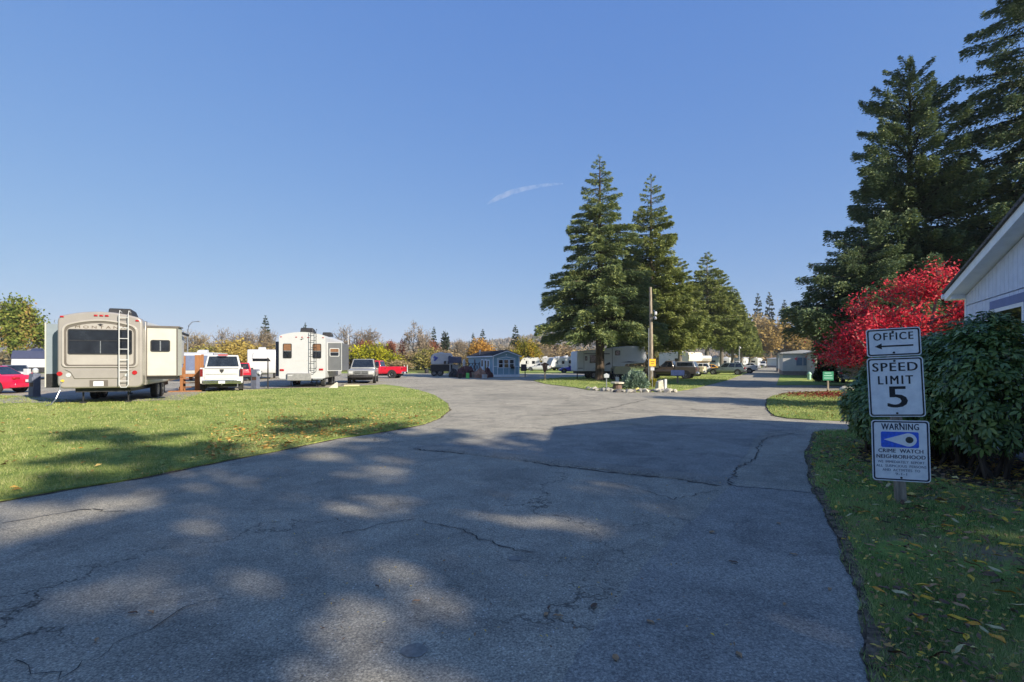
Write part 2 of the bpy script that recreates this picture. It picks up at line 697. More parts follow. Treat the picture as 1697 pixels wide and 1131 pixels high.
# gravel pads below the trailers
for nm, pts in (('gravel_pad', [(-22, 20.2), (-14.4, 22.2), (-19, 33), (-26, 31)]),
                ('gravel_pad', [(-16.0, 32.3), (-11.6, 33.3), (-13.6, 45), (-18.5, 44)])):
    sheet(nm, densify(pts, .08, .2, rg), .036, m_gravel)

edge = [(1.35, 0)] + [gnd(*p) for p in [(1450, 1131), (1440, 1040), (1425, 970), (1400, 900), (1370, 850), (1348, 800), (1338, 755), (1352, 718)]]
EY = np.array([p[1] for p in edge])
EX = np.array([p[0] for p in edge])
ys = np.arange(.2, 12.2, .07)
wob_ = lambda q, k: math.sin(q * 2.1 + k) + .7 * math.sin(q * 5.3 + 2 * k) + .5 * math.sin(q * 12.1 + k)
lo = [(np.interp(y, EY, EX) - .035 + .012 * wob_(y, 1), y) for y in ys]
hi = [(np.interp(y, EY, EX) + .075 + .04 * wob_(y, 2.5), y) for y in ys]
sheet('soil_edge', lo + hi[::-1], .0345, m_soil)
bed = [(7.3 + (1.45 + .12 * wob_(a * 2, 1)) * math.cos(a) * .9 + .35 * math.sin(a), 8.5 + (1.75 + .15 * wob_(a * 2, 3)) * math.sin(a)) for a in np.linspace(0, 2 * pi, 70)[:-1]]
sheet('planting_bed', bed, .0345, pm('leaf_mould', (.12, .088, .062), .95, 0, .45, 14, .8, .1))

# smoother asphalt repair strip on the right of the foreground
strip = [gnd(*p) for p in [(930, 1131), (985, 1040), (1060, 950), (1150, 860), (1212, 806), (1392, 818), (1420, 965), (1442, 1131)]]
strip = [(-.2, .2)] + strip + [(1.2, .2)]
sheet('asphalt_patch', densify([(min(x, 30), y) for x, y in strip], .015, .12, rg), .008, m_asph2)
newer = [gnd(*p) for p in [(690, 741), (1206, 802), (1252, 728), (1262, 716), (1330, 714), (1340, 704), (1150, 700), (930, 715)]]
sheet('asphalt_patch', densify(newer, .02, .15, rg), .008, m_asph2)

# worn asphalt speed hump with a broken near lip
A_ = np.array(gnd(685, 743))
B_ = np.array(gnd(1212, 806))
dv = (B_ - A_) / np.linalg.norm(B_ - A_)
nv = np.array([-dv[1], dv[0]])
mb = MB()
rings = []
nseg = 70
for i in range(nseg + 1):
    t = i / nseg
    p = A_ + (B_ - A_) * t
    k = min(1, t * 6, (1 - t) * 9)
    j = rg.normal() * .014
    prof = [(-.02, -.01), (.0, .022), (.05, .042), (.14, .052), (.26, .045), (.42, .022), (.6, -.01)]
    rings.append([(p[0] + nv[0] * (a + (j if n_ < 2 else 0)), p[1] + nv[1] * (a + (j if n_ < 2 else 0)), .006 + h * k + (rg.normal() * .003 if 0 < n_ < 6 else 0)) for n_, (a, h) in enumerate(prof)])
vs = [q for r_ in rings for q in r_]
fs = []
for i in range(nseg):
    for k in range(6):
        fs.append((i * 7 + k, i * 7 + k + 1, (i + 1) * 7 + k + 1, (i + 1) * 7 + k))
mb.add(vs, fs)
m_hump = make_asphalt('hump_asphalt', (.25, .232, .195), (.33, .305, .255), True, 1.2)
mb.build('speed_hump', m_hump, smooth=True)['kind'] = 'structure'


def crack(pix, width, seed):
    r = np.random.default_rng(seed)
    P = [np.array(gnd(*p)) for p in pix]
    pts = []
    for a, b in zip(P[:-1], P[1:]):
        n = max(3, int(np.linalg.norm(b - a) / .06))
        for i in range(n):
            pts.append(a + (b - a) * i / n)
    pts = np.array(pts)
    off = np.cumsum(r.normal(size=(len(pts), 2)) * .03, 0) * .6 + r.normal(size=(len(pts), 2)) * .018
    off -= np.linspace(0, 1, len(pts))[:, None] * off[-1]
    pts = pts + off
    d = np.gradient(pts, axis=0)
    d /= np.linalg.norm(d, axis=1)[:, None] + 1e-9
    nn = np.stack([-d[:, 1], d[:, 0]], 1)
    wv = width * (.4 + r.random(len(pts)) * .9)
    wv[0] = wv[-1] = .001
    V = np.concatenate([np.c_[pts + nn * wv[:, None] / 2, np.full(len(pts), .0125)], np.c_[pts - nn * wv[:, None] / 2, np.full(len(pts), .0125)]])
    n = len(pts)
    F = np.array([(i, i + 1, n + i + 1, n + i) for i in range(n - 1)])
    o = put('road_crack', np_mesh('road_crack', V, F, None, m_crack))
    o['kind'] = 'structure'


for i, (px, wd) in enumerate([
        ([(1210, 806), (1216, 785), (1228, 765), (1240, 740), (1254, 724), (1320, 718)], .02),
        ([(685, 745), (800, 758), (900, 772), (1010, 786), (1110, 797), (1205, 808)], .035),
        ([(1208, 806), (1290, 812), (1375, 822)], .02),
        ([(700, 865), (760, 880), (830, 905), (900, 918)], .012),
        ([(0, 1100), (100, 1120), (180, 1080), (250, 1050), (330, 1005), (400, 990)], .008),
        ([(0, 870), (70, 858), (140, 845), (215, 850)], .02),
        ([(560, 890), (640, 870), (700, 858)], .012),
        ([(900, 690), (1000, 678), (1075, 662)], .04),
        ([(1010, 800), (1120, 830), (1195, 812)], .01)]):
    crack(px, wd, 40 + i)

# round dark patches where utility covers were filled
for px, py, r0 in ((686, 1080, .075), (853, 927, .06)):
    x, y = gnd(px, py)
    pts = [(x + r0 * (1 + rg.normal() * .04) * math.cos(a), y + r0 * (1 + rg.normal() * .04) * math.sin(a)) for a in np.linspace(0, 2 * pi, 26)[:-1]]
    sheet('tar_patch', pts, .0078, pm('tar_patch', (.235, .22, .19), .9, 0, .2, 30, 0))

# far hills
def hill(name, x0, x1, y0, depth, prof, mat, seed):
    r = np.random.default_rng(seed)
    nx, ny = 90, 14
    xs = np.linspace(x0, x1, nx)
    V = []
    for j in range(ny):
        tj = j / (ny - 1)
        for i, x in enumerate(xs):
            h = np.interp(x, [p[0] for p in prof], [p[1] for p in prof])
            z = -2 + (h + 2) * math.sin(min(1, tj * 1.0) * pi) ** .8 + (r.normal() * h * .02 if 0 < j < ny - 1 else 0)
            V.append((x, y0 + depth * tj, z if 0 < j < ny - 1 else -2))
    F = [(j * nx + i, j * nx + i + 1, (j + 1) * nx + i + 1, (j + 1) * nx + i) for j in range(ny - 1) for i in range(nx - 1)]
    me = np_mesh(name, np.array(V), np.array(F), None, mat)
    o = put(name, me)
    o['kind'] = 'structure'
    return np.array(V).reshape(ny, nx, 3)


m_hill = make_lawn('hill_cover', (.055, .05, .035), (.09, .075, .05), (.13, .10, .065), (.05, .06, .04), .55)
HILL = hill('hills', -1500, 1500, 850, 700, [(-1500, 25), (-900, 34), (-300, 32), (-80, 36), (0, 46), (70, 56), (140, 64), (260, 66), (420, 60), (800, 45), (1500, 30)], m_hill, 3)
#@@PLANTS
# ------------------------------------------------------------------ plants
def conifer_mesh(seed, H, Rad, clear, n_br, k_spray, sl, sw, droop=.25, rise=.05, power=.8, hang=.5, ragged=.2, trunk_r=.28, lean_open=0.0):
    """returns (crown arrays, wood builder): whorled, drooping boughs with hanging sprays"""
    r = np.random.default_rng(seed)
    P, D, RD, LN = [], [], [], []
    wood = MB()
    wood.tube([(0, 0, -.3), (0, 0, .25), (0.02, 0, H * .3), (0, .02, H * .7), (0, 0, H * .985)], [trunk_r * 1.35, trunk_r, trunk_r * .78, trunk_r * .36, .02], 9)
    u = r.random(n_br)
    ts = np.sort(1 - (1 - u) ** .75)
    az0 = r.random() * 6.28
    for bi, t in enumerate(ts):
        z = clear + (H - clear) * (.985 * t)
        prof = (1 - t) ** power
        prof *= .72 + .28 * min(1, t * 6 + .35)
        L = Rad * prof * (1 - ragged + r.random() * ragged * 1.6) + .12
        az = az0 + bi * 2.399 + r.normal() * .35
        o = np.array([math.cos(az), math.sin(az), 0.])
        s_ = np.array([-math.sin(az), math.cos(az), 0.])
        up = rise + .55 * max(0, t - .55) + lean_open * t
        dr = droop * (1 - t * .75)
        k = int(k_spray * (L / Rad) ** 1.35) + 10
        s = r.random(k) ** .55
        lat_max = L * .34 * (1 - s * .86) * (s * 3).clip(0, 1) + .04
        lt = (r.random(k) * 2 - 1)
        lat = lt * lat_max
        hz_ = -np.abs(r.normal(size=k)) * hang * (.25 + .35 * (1 - t)) * (.4 + L / Rad)
        base = np.array([0, 0, z])
        path = base + np.outer(s * L, o) + np.outer((up * s - dr * s * s + .10 * dr * s ** 4) * L, [0, 0, 1])
        c = path + np.outer(lat, s_) + np.outer(hz_ + r.normal(size=k) * .04 - np.abs(lat) * .25, [0, 0, 1])
        c += np.outer(np.abs(lat) * .45, o)
        d = np.outer(.7 + .3 * r.random(k), o) + np.outer(lt * 1.0, s_) + np.outer(-.15 - hang * r.random(k) + up * .6, [0, 0, 1]) + r.normal(size=(k, 3)) * .25
        P.append(c)
        D.append(d)
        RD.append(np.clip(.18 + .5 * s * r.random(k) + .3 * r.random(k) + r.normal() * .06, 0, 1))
        LN.append(sl * (.65 + .7 * r.random(k)) * (.6 + .4 * (1 - t)))
        if L > .8:
            q = [base + o * (L * a) + np.array([0, 0, (up * a - dr * a * a) * L]) for a in (0, .35, .7, .95)]
            rr = .02 + .011 * L
            wood.tube(q, [rr, rr * .7, rr * .4, .006], 4, False)
    P, D, RD, LN = map(np.concatenate, (P, D, RD, LN))
    return (P, D, LN, LN * sw, RD, r), wood


def crown_mesh(name, data, mat, fold=.15):
    P, D, L, W_, RD, r = data
    return leaves(name, P, D, L, W_, RD, mat, r, fold=fold)


def plant(name, label, cat, loc, rz, sc, wood_me, crown_me, wood_mat, crown_mat, group=None, crown_name='crown', sz=None):
    t = thing(name, label, cat, loc, rz, group)
    t.scale = (sc, sc, sz if sz else sc)
    for nm, me, mt in (('trunk', wood_me, wood_mat), (crown_name, crown_me, crown_mat)):
        if me is None:
            continue
        if not me.materials:
            me.materials.append(mt)
        o = put(nm, me, t)
        o.material_slots[0].link = 'OBJECT'
        o.material_slots[0].material = mt
    return t


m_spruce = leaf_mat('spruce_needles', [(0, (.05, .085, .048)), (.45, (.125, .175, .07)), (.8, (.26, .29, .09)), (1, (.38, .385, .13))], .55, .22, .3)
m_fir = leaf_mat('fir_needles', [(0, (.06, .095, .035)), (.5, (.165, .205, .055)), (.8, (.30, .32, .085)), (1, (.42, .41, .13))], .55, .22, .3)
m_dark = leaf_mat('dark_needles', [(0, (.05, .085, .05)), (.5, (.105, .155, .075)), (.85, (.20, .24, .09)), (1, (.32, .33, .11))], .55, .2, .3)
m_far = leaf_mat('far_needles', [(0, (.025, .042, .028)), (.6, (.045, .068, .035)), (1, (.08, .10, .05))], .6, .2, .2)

# the big spruce and its neighbours on the middle island
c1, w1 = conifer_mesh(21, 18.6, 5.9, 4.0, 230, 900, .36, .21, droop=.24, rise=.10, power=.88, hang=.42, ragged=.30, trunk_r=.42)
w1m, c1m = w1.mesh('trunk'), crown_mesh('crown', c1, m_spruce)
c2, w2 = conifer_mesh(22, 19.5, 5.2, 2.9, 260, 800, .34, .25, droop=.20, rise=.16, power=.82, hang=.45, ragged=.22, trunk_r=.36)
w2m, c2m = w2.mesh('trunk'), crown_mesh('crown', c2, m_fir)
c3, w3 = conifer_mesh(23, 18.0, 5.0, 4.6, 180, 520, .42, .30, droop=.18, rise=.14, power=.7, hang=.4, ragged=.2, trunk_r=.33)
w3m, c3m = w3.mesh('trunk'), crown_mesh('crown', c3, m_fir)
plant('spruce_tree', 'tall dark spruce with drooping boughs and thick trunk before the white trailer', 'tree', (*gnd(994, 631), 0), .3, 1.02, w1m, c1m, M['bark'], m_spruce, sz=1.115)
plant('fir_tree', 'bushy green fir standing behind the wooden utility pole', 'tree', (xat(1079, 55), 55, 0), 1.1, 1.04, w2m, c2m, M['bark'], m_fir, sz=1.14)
for i, (px, Y, top, lab, rz) in enumerate([
        (1127, 66, 425, 'fir half hidden between the pole fir and the road row', 2.0),
        (1172, 82, 415, 'tallest fir of the row along the far road, nearest its left end', .4),
        (1196, 97, 448, 'second fir from the left end of the far road row', 1.7),
        (1214, 112, 472, 'third fir of the far road row above the silver wagon', 3.2),
        (1229, 128, 500, 'fourth fir of the far road row, shorter toward the bend', 4.1),
        (1243, 146, 530, 'last and smallest looking fir at the end of the far road row', 5.0)]):
    h = zat(top, Y)
    plant('fir_tree', lab, 'tree', (xat(px, Y), Y, 0), rz, h / 18.0 * 1.02, w3m, c3m, M['bark_grey'], m_fir, 'firs along the far road', sz=h / 18.0)

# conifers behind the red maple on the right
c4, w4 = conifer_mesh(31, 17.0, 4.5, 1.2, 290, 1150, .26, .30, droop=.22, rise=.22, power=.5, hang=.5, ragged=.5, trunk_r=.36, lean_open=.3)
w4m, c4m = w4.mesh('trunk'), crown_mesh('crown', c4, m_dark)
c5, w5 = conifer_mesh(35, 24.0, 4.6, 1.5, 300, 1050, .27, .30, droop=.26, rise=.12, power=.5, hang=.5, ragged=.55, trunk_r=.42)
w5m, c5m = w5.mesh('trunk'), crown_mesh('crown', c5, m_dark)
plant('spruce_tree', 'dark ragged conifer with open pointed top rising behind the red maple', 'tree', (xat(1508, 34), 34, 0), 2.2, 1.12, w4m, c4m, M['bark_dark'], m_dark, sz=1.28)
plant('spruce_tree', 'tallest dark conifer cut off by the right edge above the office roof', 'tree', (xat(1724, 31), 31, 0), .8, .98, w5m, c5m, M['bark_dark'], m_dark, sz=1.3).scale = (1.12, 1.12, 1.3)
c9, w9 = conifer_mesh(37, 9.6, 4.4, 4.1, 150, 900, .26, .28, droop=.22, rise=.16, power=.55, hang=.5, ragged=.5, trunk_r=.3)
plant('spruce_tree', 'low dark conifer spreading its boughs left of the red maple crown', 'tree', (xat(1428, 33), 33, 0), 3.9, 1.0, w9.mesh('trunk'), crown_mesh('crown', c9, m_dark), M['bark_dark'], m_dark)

# trees behind and to the right of the camera: their shade falls over the foreground
c6, w6 = conifer_mesh(41, 19, 4.6, 2.0, 130, 150, .7, .42, droop=.22, rise=.12, power=.6, hang=.5, ragged=.4, trunk_r=.36)
w6m, c6m = w6.mesh('trunk'), crown_mesh('crown', c6, m_dark)
SHADE = [(p_ * .65 - a_ * .76, p_ * .76 + a_ * .65, s_) for p_, a_, s_ in ((-7.5, -20, .92), (-2.0, -21, .95), (2.8, -19.5, .95), (7.0, -21.5, .97), (-.2, -29, 1.0), (5.2, -30, 1.05), (-13, -20, .9))]
for i, (x, y, s_) in enumerate(SHADE):
    plant('spruce_tree', 'shade conifer standing out of view behind the office', 'tree', (x, y, 0), i * 1.3, s_, w6m, c6m, M['bark_dark'], m_dark, 'conifers behind the office')


# broadleaf trees -------------------------------------------------------------
def broad_mesh(seed, H, Rad, base, levels=4, nl=3000, leaf=.3, aspect=.6, clump=.55, twig=.02, first=6, trunk_r=.2, flat=.0, bare=False, zmin=None):
    r = np.random.default_rng(seed)
    wood = MB()
    ends = []

    def grow(p, d, L, rad, lev):
        n = 3
        pts = [p]
        q = p.copy()
        dd = d.copy()
        for _ in range(n):
            dd = unit(dd + r.normal(size=3) * .16 + np.array([0, 0, .07 if not flat else -.01]))
            q = q + dd * L / n
            pts.append(q)
        wood.tube([tuple(a) for a in pts], list(np.linspace(rad, max(rad * .6, twig * .6), n + 1)), 5 if lev < 2 else 3, False)
        if lev >= levels - 1:
            ends.append(pts[-1])
            ends.append(pts[-2])
            ends.append(pts[-3])
            return
        kids = r.integers(3, 5) if lev else first
        for k in range(kids):
            s = .45 + .55 * r.random() if lev else .4 + .6 * (k + r.random()) / kids
            idx = min(n - 1, int(s * n))
            a = pts[idx] + (pts[idx + 1] - pts[idx]) * (s * n - idx)
            ax = unit(np.cross(dd, r.normal(size=3)))
            ang = R(28 + 38 * r.random()) if lev else R(30 + 45 * r.random())
            nd = unit(dd * math.cos(ang) + ax * math.sin(ang))
            if flat:
                nd = unit(nd * np.array([1, 1, 1 - flat]))
            grow(a, nd, L * (.58 + .2 * r.random()), max(rad * .55, twig), lev + 1)
        grow(pts[-1], dd, L * .68, max(rad * .6, twig), lev + 1)

    grow(np.array([0, 0, -.2]), np.array([0, 0, 1.]), base * 1.6 + H * .12, trunk_r, 0)
    E = np.array(ends)
    top = E[:, 2].max()
    mr = np.percentile(np.hypot(E[:, 0], E[:, 1]), 92)
    sx, sz = Rad / mr, H / top
    wood.v = [(x * sx, y * sx, z * sz if z > 0 else z) for x, y, z in wood.v]
    E = E * np.array([sx, sx, sz])
    n = nl
    c = E[r.integers(0, len(E), n)] + r.normal(size=(n, 3)) * clump * np.array([1, 1, .7 if not flat else .28])
    c[:, 2] = np.maximum(c[:, 2], .25)
    d = r.normal(size=(n, 3)) * np.array([1, 1, .7]) + np.array([0, 0, -.25])
    L = leaf * (.6 + .8 * r.random(n))
    # neighbouring clumps share a tone
    if zmin:
        low = c[:, 2] < zmin + .25 * r.random(n)
        c[low] = (E[E[:, 2] > zmin + .3])[r.integers(0, (E[:, 2] > zmin + .3).sum(), low.sum())] + r.normal(size=(low.sum(), 3)) * clump * .8
    tone = .5 + .28 * np.sin(c[:, 0] * 2.1 / clump * .4 + 1.3) * np.sin(c[:, 1] * 1.7 / clump * .4) + r.normal(size=n) * .2
    return wood, (c, d, L, L * aspect, np.clip(tone, 0, 1), r)


TREE = {}


def proto(key, mat, **kw):
    wd, cr = broad_mesh(**kw)
    TREE[key] = (wd.mesh('trunk'), crown_mesh('crown', cr, mat, .1))


def lm(name, *cols, trans=.35):
    n = len(cols)
    return leaf_mat(name, [(i / (n - 1), S(*c)) for i, c in enumerate(cols)], .7, trans, .15)


L_olive = lm('olive_leaves', (74, 80, 44), (116, 116, 62), (156, 146, 80), (178, 158, 96))
L_lime = lm('yellow_green_leaves', (96, 104, 22), (150, 150, 34), (190, 182, 46))
L_orange = lm('orange_leaves', (140, 104, 54), (188, 142, 66), (212, 172, 92))
L_rust = lm('rust_leaves', (110, 66, 50), (146, 92, 68), (170, 118, 86))
L_brown = lm('brown_leaves', (100, 86, 66), (142, 124, 94), (170, 150, 116))
L_tan = lm('tan_leaves', (124, 108, 78), (164, 144, 102), (192, 170, 124))
L_green = lm('green_leaves', (58, 76, 34), (96, 112, 48), (134, 140, 66), (160, 126, 76))
L_grey = lm('greyed_twigs', (104, 92, 78), (138, 122, 102), (160, 142, 118), trans=.1)

proto('round', L_olive, seed=51, H=8, Rad=3.6, base=1.4, levels=4, nl=5200, leaf=.42, clump=.62, twig=.03, trunk_r=.2)
proto('tall', L_olive, seed=58, H=10, Rad=3.4, base=1.0, levels=4, nl=7000, leaf=.42, clump=.6, twig=.03, trunk_r=.24)
proto('shrub', L_brown, seed=53, H=5, Rad=3.4, base=.3, levels=4, nl=4600, leaf=.40, clump=.75, twig=.025, trunk_r=.12)
proto('sparse', L_grey, seed=54, H=12, Rad=4.8, base=2.6, levels=5, nl=2600, leaf=.34, clump=.35, twig=.05, trunk_r=.32)
proto('bare', L_grey, seed=55, H=10, Rad=5.2, base=1.4, levels=5, nl=2600, leaf=.5, aspect=.16, clump=.4, twig=.045, trunk_r=.26)
c7, w7 = conifer_mesh(61, 12, 2.9, .8, 90, 120, .55, .42, droop=.2, rise=.1, power=.75, hang=.4, ragged=.25, trunk_r=.2)
TREE['con'] = (w7.mesh('trunk'), crown_mesh('crown', c7, m_far))
c8, w8 = conifer_mesh(62, 12, 2.4, .5, 100, 150, .5, .5, droop=.05, rise=.4, power=.42, hang=.25, ragged=.15, trunk_r=.2)
TREE['col'] = (w8.mesh('trunk'), crown_mesh('crown', c8, m_far))
H0 = {'round': 8, 'tall': 10, 'shrub': 5, 'sparse': 12, 'bare': 10, 'con': 12, 'col': 12}
R0 = {'round': 3.6, 'tall': 3.4, 'shrub': 3.4, 'sparse': 4.8, 'bare': 5.2, 'con': 2.9, 'col': 2.4}


def bg_tree(name, key, px, Y, top, wpx, mat, label, bark='bark_grey', group=None):
    h = zat(top, Y)
    wd = wpx / FOC * Y / 2
    wm, cm = TREE[key]
    s_ = wd / R0[key]
    return plant(name, label, 'tree' if key != 'shrub' else 'shrub', (xat(px, Y), Y, 0), (px * 1.7) % 6.28, s_, wm, cm, M[bark], mat, group, sz=h / H0[key])


bg_tree('maple_tree', 'tall', 26, 70, 495, 70, L_green, 'green and russet tree above the parked red sedan', 'bark')
bg_tree('maple_tree', 'round', -80, 66, 540, 60, L_green, 'green tree just beyond the left edge of the picture', 'bark')
for a in [
        ('bare_tree', 'bare', 318, 96, 546, 70, L_tan, 'thin yellowing tree beneath the curved street lamp'),
        ('bare_tree', 'bare', 374, 104, 542, 80, L_grey, 'leafless grey-brown tree rising over the white pickup cab'),
        ('autumn_tree', 'shrub', 378, 96, 566, 84, lm('gold_leaves', (126, 112, 60), (172, 150, 78), (196, 174, 104)), 'golden shrub directly above the white pickup'),
        ('bare_tree', 'bare', 430, 110, 541, 66, L_brown, 'brown thin tree left of the narrow conifer'),
        ('autumn_tree', 'shrub', 338, 90, 576, 60, L_olive, 'olive shrub between the wooden steps and white pickup'),
        ('autumn_tree', 'shrub', 440, 112, 572, 70, L_tan, 'tan shrub above the small white trailer front'),
        ('bare_tree', 'bare', 577, 118, 538, 92, L_grey, 'large bare dome-shaped grey tree right of the white fifth wheel'),
        ('autumn_tree', 'tall', 606, 112, 566, 34, L_rust, 'slim russet tree beside the thin white mast'),
        ('autumn_tree', 'round', 590, 108, 576, 44, L_brown, 'brown tree under the bare dome-shaped tree'),
        ('autumn_tree', 'shrub', 623, 104, 571, 62, L_lime, 'bright yellow-green shrub above the silver pickup'),
        ('autumn_tree', 'shrub', 652, 108, 590, 40, L_lime, 'smaller lime shrub above the red pickup bed'),
        ('autumn_tree', 'tall', 648, 120, 567, 24, L_rust, 'small rust tree left of the dark red pointed tree'),
        ('red_tree', 'con', 666, 116, 560, 22, leaf_mat('dark_red_needles', [(0, S(74, 40, 28)), (1, S(120, 66, 44))]), 'dark red pointed tree left of the big sparse oak'),
        ('oak_tree', 'sparse', 684, 122, 529, 52, L_grey, 'tall sparse grey oak standing above the shrubs'),
        ('autumn_tree', 'shrub', 678, 110, 585, 56, L_brown, 'brown shrub below the tall sparse oak'),
        ('autumn_tree', 'shrub', 703, 106, 580, 60, L_olive, 'olive brown shrub left of the white camper'),
        ('autumn_tree', 'round', 716, 130, 566, 26, L_rust, 'small red tree in front of the two small conifers'),
        ('autumn_tree', 'shrub', 742, 108, 581, 70, L_brown, 'brown shrub directly above the white camper roof'),
        ('autumn_tree', 'shrub', 668, 98, 598, 46, L_tan, 'low tan shrub right of the red pickup'),
        ('bare_tree', 'bare', 768, 128, 560, 56, L_grey, 'tan tree left of the orange tree'),
        ('autumn_tree', 'round', 797, 116, 563, 50, L_orange, 'bright orange tree above the blue cottage roof'),
        ('bare_tree', 'bare', 835, 122, 568, 50, L_tan, 'tan tree behind the blue cottage ridge'),
        ('autumn_tree', 'round', 868, 104, 562, 44, lm('amber_green', (86, 96, 32), (136, 130, 44), (180, 140, 52)), 'amber and green tree right of the cottage gable'),
        ('bare_tree', 'bare', 900, 116, 572, 60, L_tan, 'tan tree behind the far white trailers'),
        ('autumn_tree', 'shrub', 935, 122, 580, 70, L_brown, 'brown shrub under the left boughs of the spruce'),
        ('autumn_tree', 'shrub', 985, 120, 580, 70, L_tan, 'tan shrub glimpsed behind the spruce trunk'),
        ('autumn_tree', 'shrub', 1040, 125, 580, 70, L_brown, 'brown shrub glimpsed behind the pole fir'),
        ('autumn_tree', 'shrub', 1110, 150, 585, 60, L_olive, 'olive shrub behind the cream fifth wheels'),
        ('autumn_tree', 'shrub', 470, 108, 576, 60, L_olive, 'olive shrub hidden mostly by the white fifth wheel'),
        ('autumn_tree', 'shrub', 525, 108, 574, 70, L_brown, 'brown shrub behind the white fifth wheel'),
        ('autumn_tree', 'shrub', 250, 96, 574, 90, L_olive, 'olive shrub behind the tan fifth wheel'),
        ('autumn_tree', 'shrub', 120, 92, 574, 90, L_green, 'green shrub behind the grey nosed trailer')]:
    bg_tree(*a)
for px, Y, top, wpx, key, lab in [
        (440, 132, 522, 32, 'con', 'dark conifer above the grey utility pedestal'),
        (506, 150, 534, 24, 'con', 'small conifer tip showing above the white fifth wheel roof'),
        (719, 142, 541, 22, 'con', 'left of two small conifers behind the camper'),
        (738, 140, 545, 22, 'col', 'right and denser of two small conifers behind the camper'),
        (784, 160, 551, 18, 'con', 'short conifer left of the conifer pair above the cottage'),
        (800, 158, 545, 26, 'con', 'broader conifer above the orange tree'),
        (854, 150, 538, 30, 'con', 'conifer rising right of the cottage ridge'),
        (160, 150, 566, 30, 'con', 'conifer hidden behind the tan fifth wheel'),
        (1256, 255, 485, 34, 'con', 'left tall conifer beyond the road bend'),
        (1275, 265, 483, 36, 'con', 'middle tall conifer beyond the road bend'),
        (1300, 260, 496, 36, 'con', 'right tall conifer beyond the road bend'),
        (1338, 230, 512, 30, 'con', 'tall conifer with bare lower trunk over the right mobile homes'),
        (1375, 240, 520, 34, 'con', 'conifer behind the red maple leaves')]:
    bg_tree('conifer_tree', key, px, Y, top, wpx, m_far, lab, 'bark_dark')
for px, Y, top, wpx, mt, lab in [
        (1262, 200, 524, 66, L_tan, 'large tan autumn tree at the end of the road, left of the bend'),
        (1298, 190, 531, 74, lm('bronze_leaves', (126, 108, 62), (168, 142, 82), (190, 164, 104)), 'bronze autumn tree standing over the road end'),
        (1338, 195, 540, 66, L_tan, 'orange tan tree behind the right mobile homes'),
        (1380, 190, 548, 60, L_tan, 'tan tree behind the small evergreen shrub'),
        (1235, 210, 540, 40, L_brown, 'brown tree behind the last fir of the row'),
        (1430, 200, 540, 60, L_tan, 'tan tree behind the maple trunk')]:
    bg_tree('autumn_tree', 'round', px, Y, top, wpx, mt, lab)

# wooded belt and hill cover far away, read as one mass
r = np.random.default_rng(77)
n = 26000
Yb = 165 + 80 * r.random(n)
Xb = (r.random(n) * 2 - 1) * 1.25 * Yb
hh = 4.5 + 2.4 * np.sin(Xb * .045 + 1) + 1.8 * np.sin(Xb * .17)
P = np.stack([Xb, Yb, np.maximum(.3, hh * r.random(n) ** .6)], 1)
D = r.normal(size=(n, 3))
tone = np.clip(.5 + .35 * np.sin(Xb * .09) + .15 * r.normal(size=n), 0, 1)
o = put('distant_wood', leaves('distant_wood', P, D, 2.2 * (.6 + .8 * r.random(n)), 1.1, tone, lm('wood_belt', (76, 80, 60), (124, 112, 82), (158, 138, 100), (112, 94, 78)), r))
tag(o, 'belt of mixed autumn woodland beyond the park', 'woodland', kind='stuff')
n = 42000
ii, jj = r.integers(1, 8, n), r.integers(0, 89, n)
fa = r.random(n)[:, None]
fb = r.random(n)[:, None]
Q = (HILL[ii, jj] * (1 - fa) + HILL[ii, jj + 1] * fa) * (1 - fb) + (HILL[ii - 1, jj] * (1 - fa) + HILL[ii - 1, jj + 1] * fa) * fb
P = Q + np.stack([np.zeros(n), np.zeros(n), r.random(n) * 9], 1)
tone = np.clip(.5 + .4 * np.sin(P[:, 0] * .021) * np.cos(P[:, 1] * .013) + .2 * r.normal(size=n), 0, 1)
o = put('hill_wood', leaves('hill_wood', P, r.normal(size=(n, 3)) + np.array([0, 0, 1.2]), 13 * (.6 + .7 * r.random(n)), 6.0, tone, lm('hill_leaves', (92, 98, 90), (126, 116, 102), (146, 130, 110), (108, 112, 104)), r))
tag(o, 'hazy brown wooded slope covering the far hill', 'woodland', kind='stuff')

# the red Japanese maple
wd, cr = broad_mesh(74, 5.2, 2.55, .5, levels=5, nl=21000, leaf=.115, aspect=.5, clump=.25, twig=.012, first=9, trunk_r=.13, flat=.25, zmin=1.45)
m_maple = leaf_mat('maple_red_leaves', [(0, S(130, 24, 42)), (.3, S(192, 40, 62)), (.6, S(222, 62, 78)), (.85, S(234, 100, 104)), (1, S(222, 134, 112))], .5, .45, .25)
mx, my = xat(1520, 18.0), 18.0
plant('japanese_maple', 'low spreading red maple in full autumn colour beside the office', 'tree', (mx, my, .03), .9, 1.0, wd.mesh('trunk'), crown_mesh('crown', cr, m_maple), M['bark_grey'], m_maple)

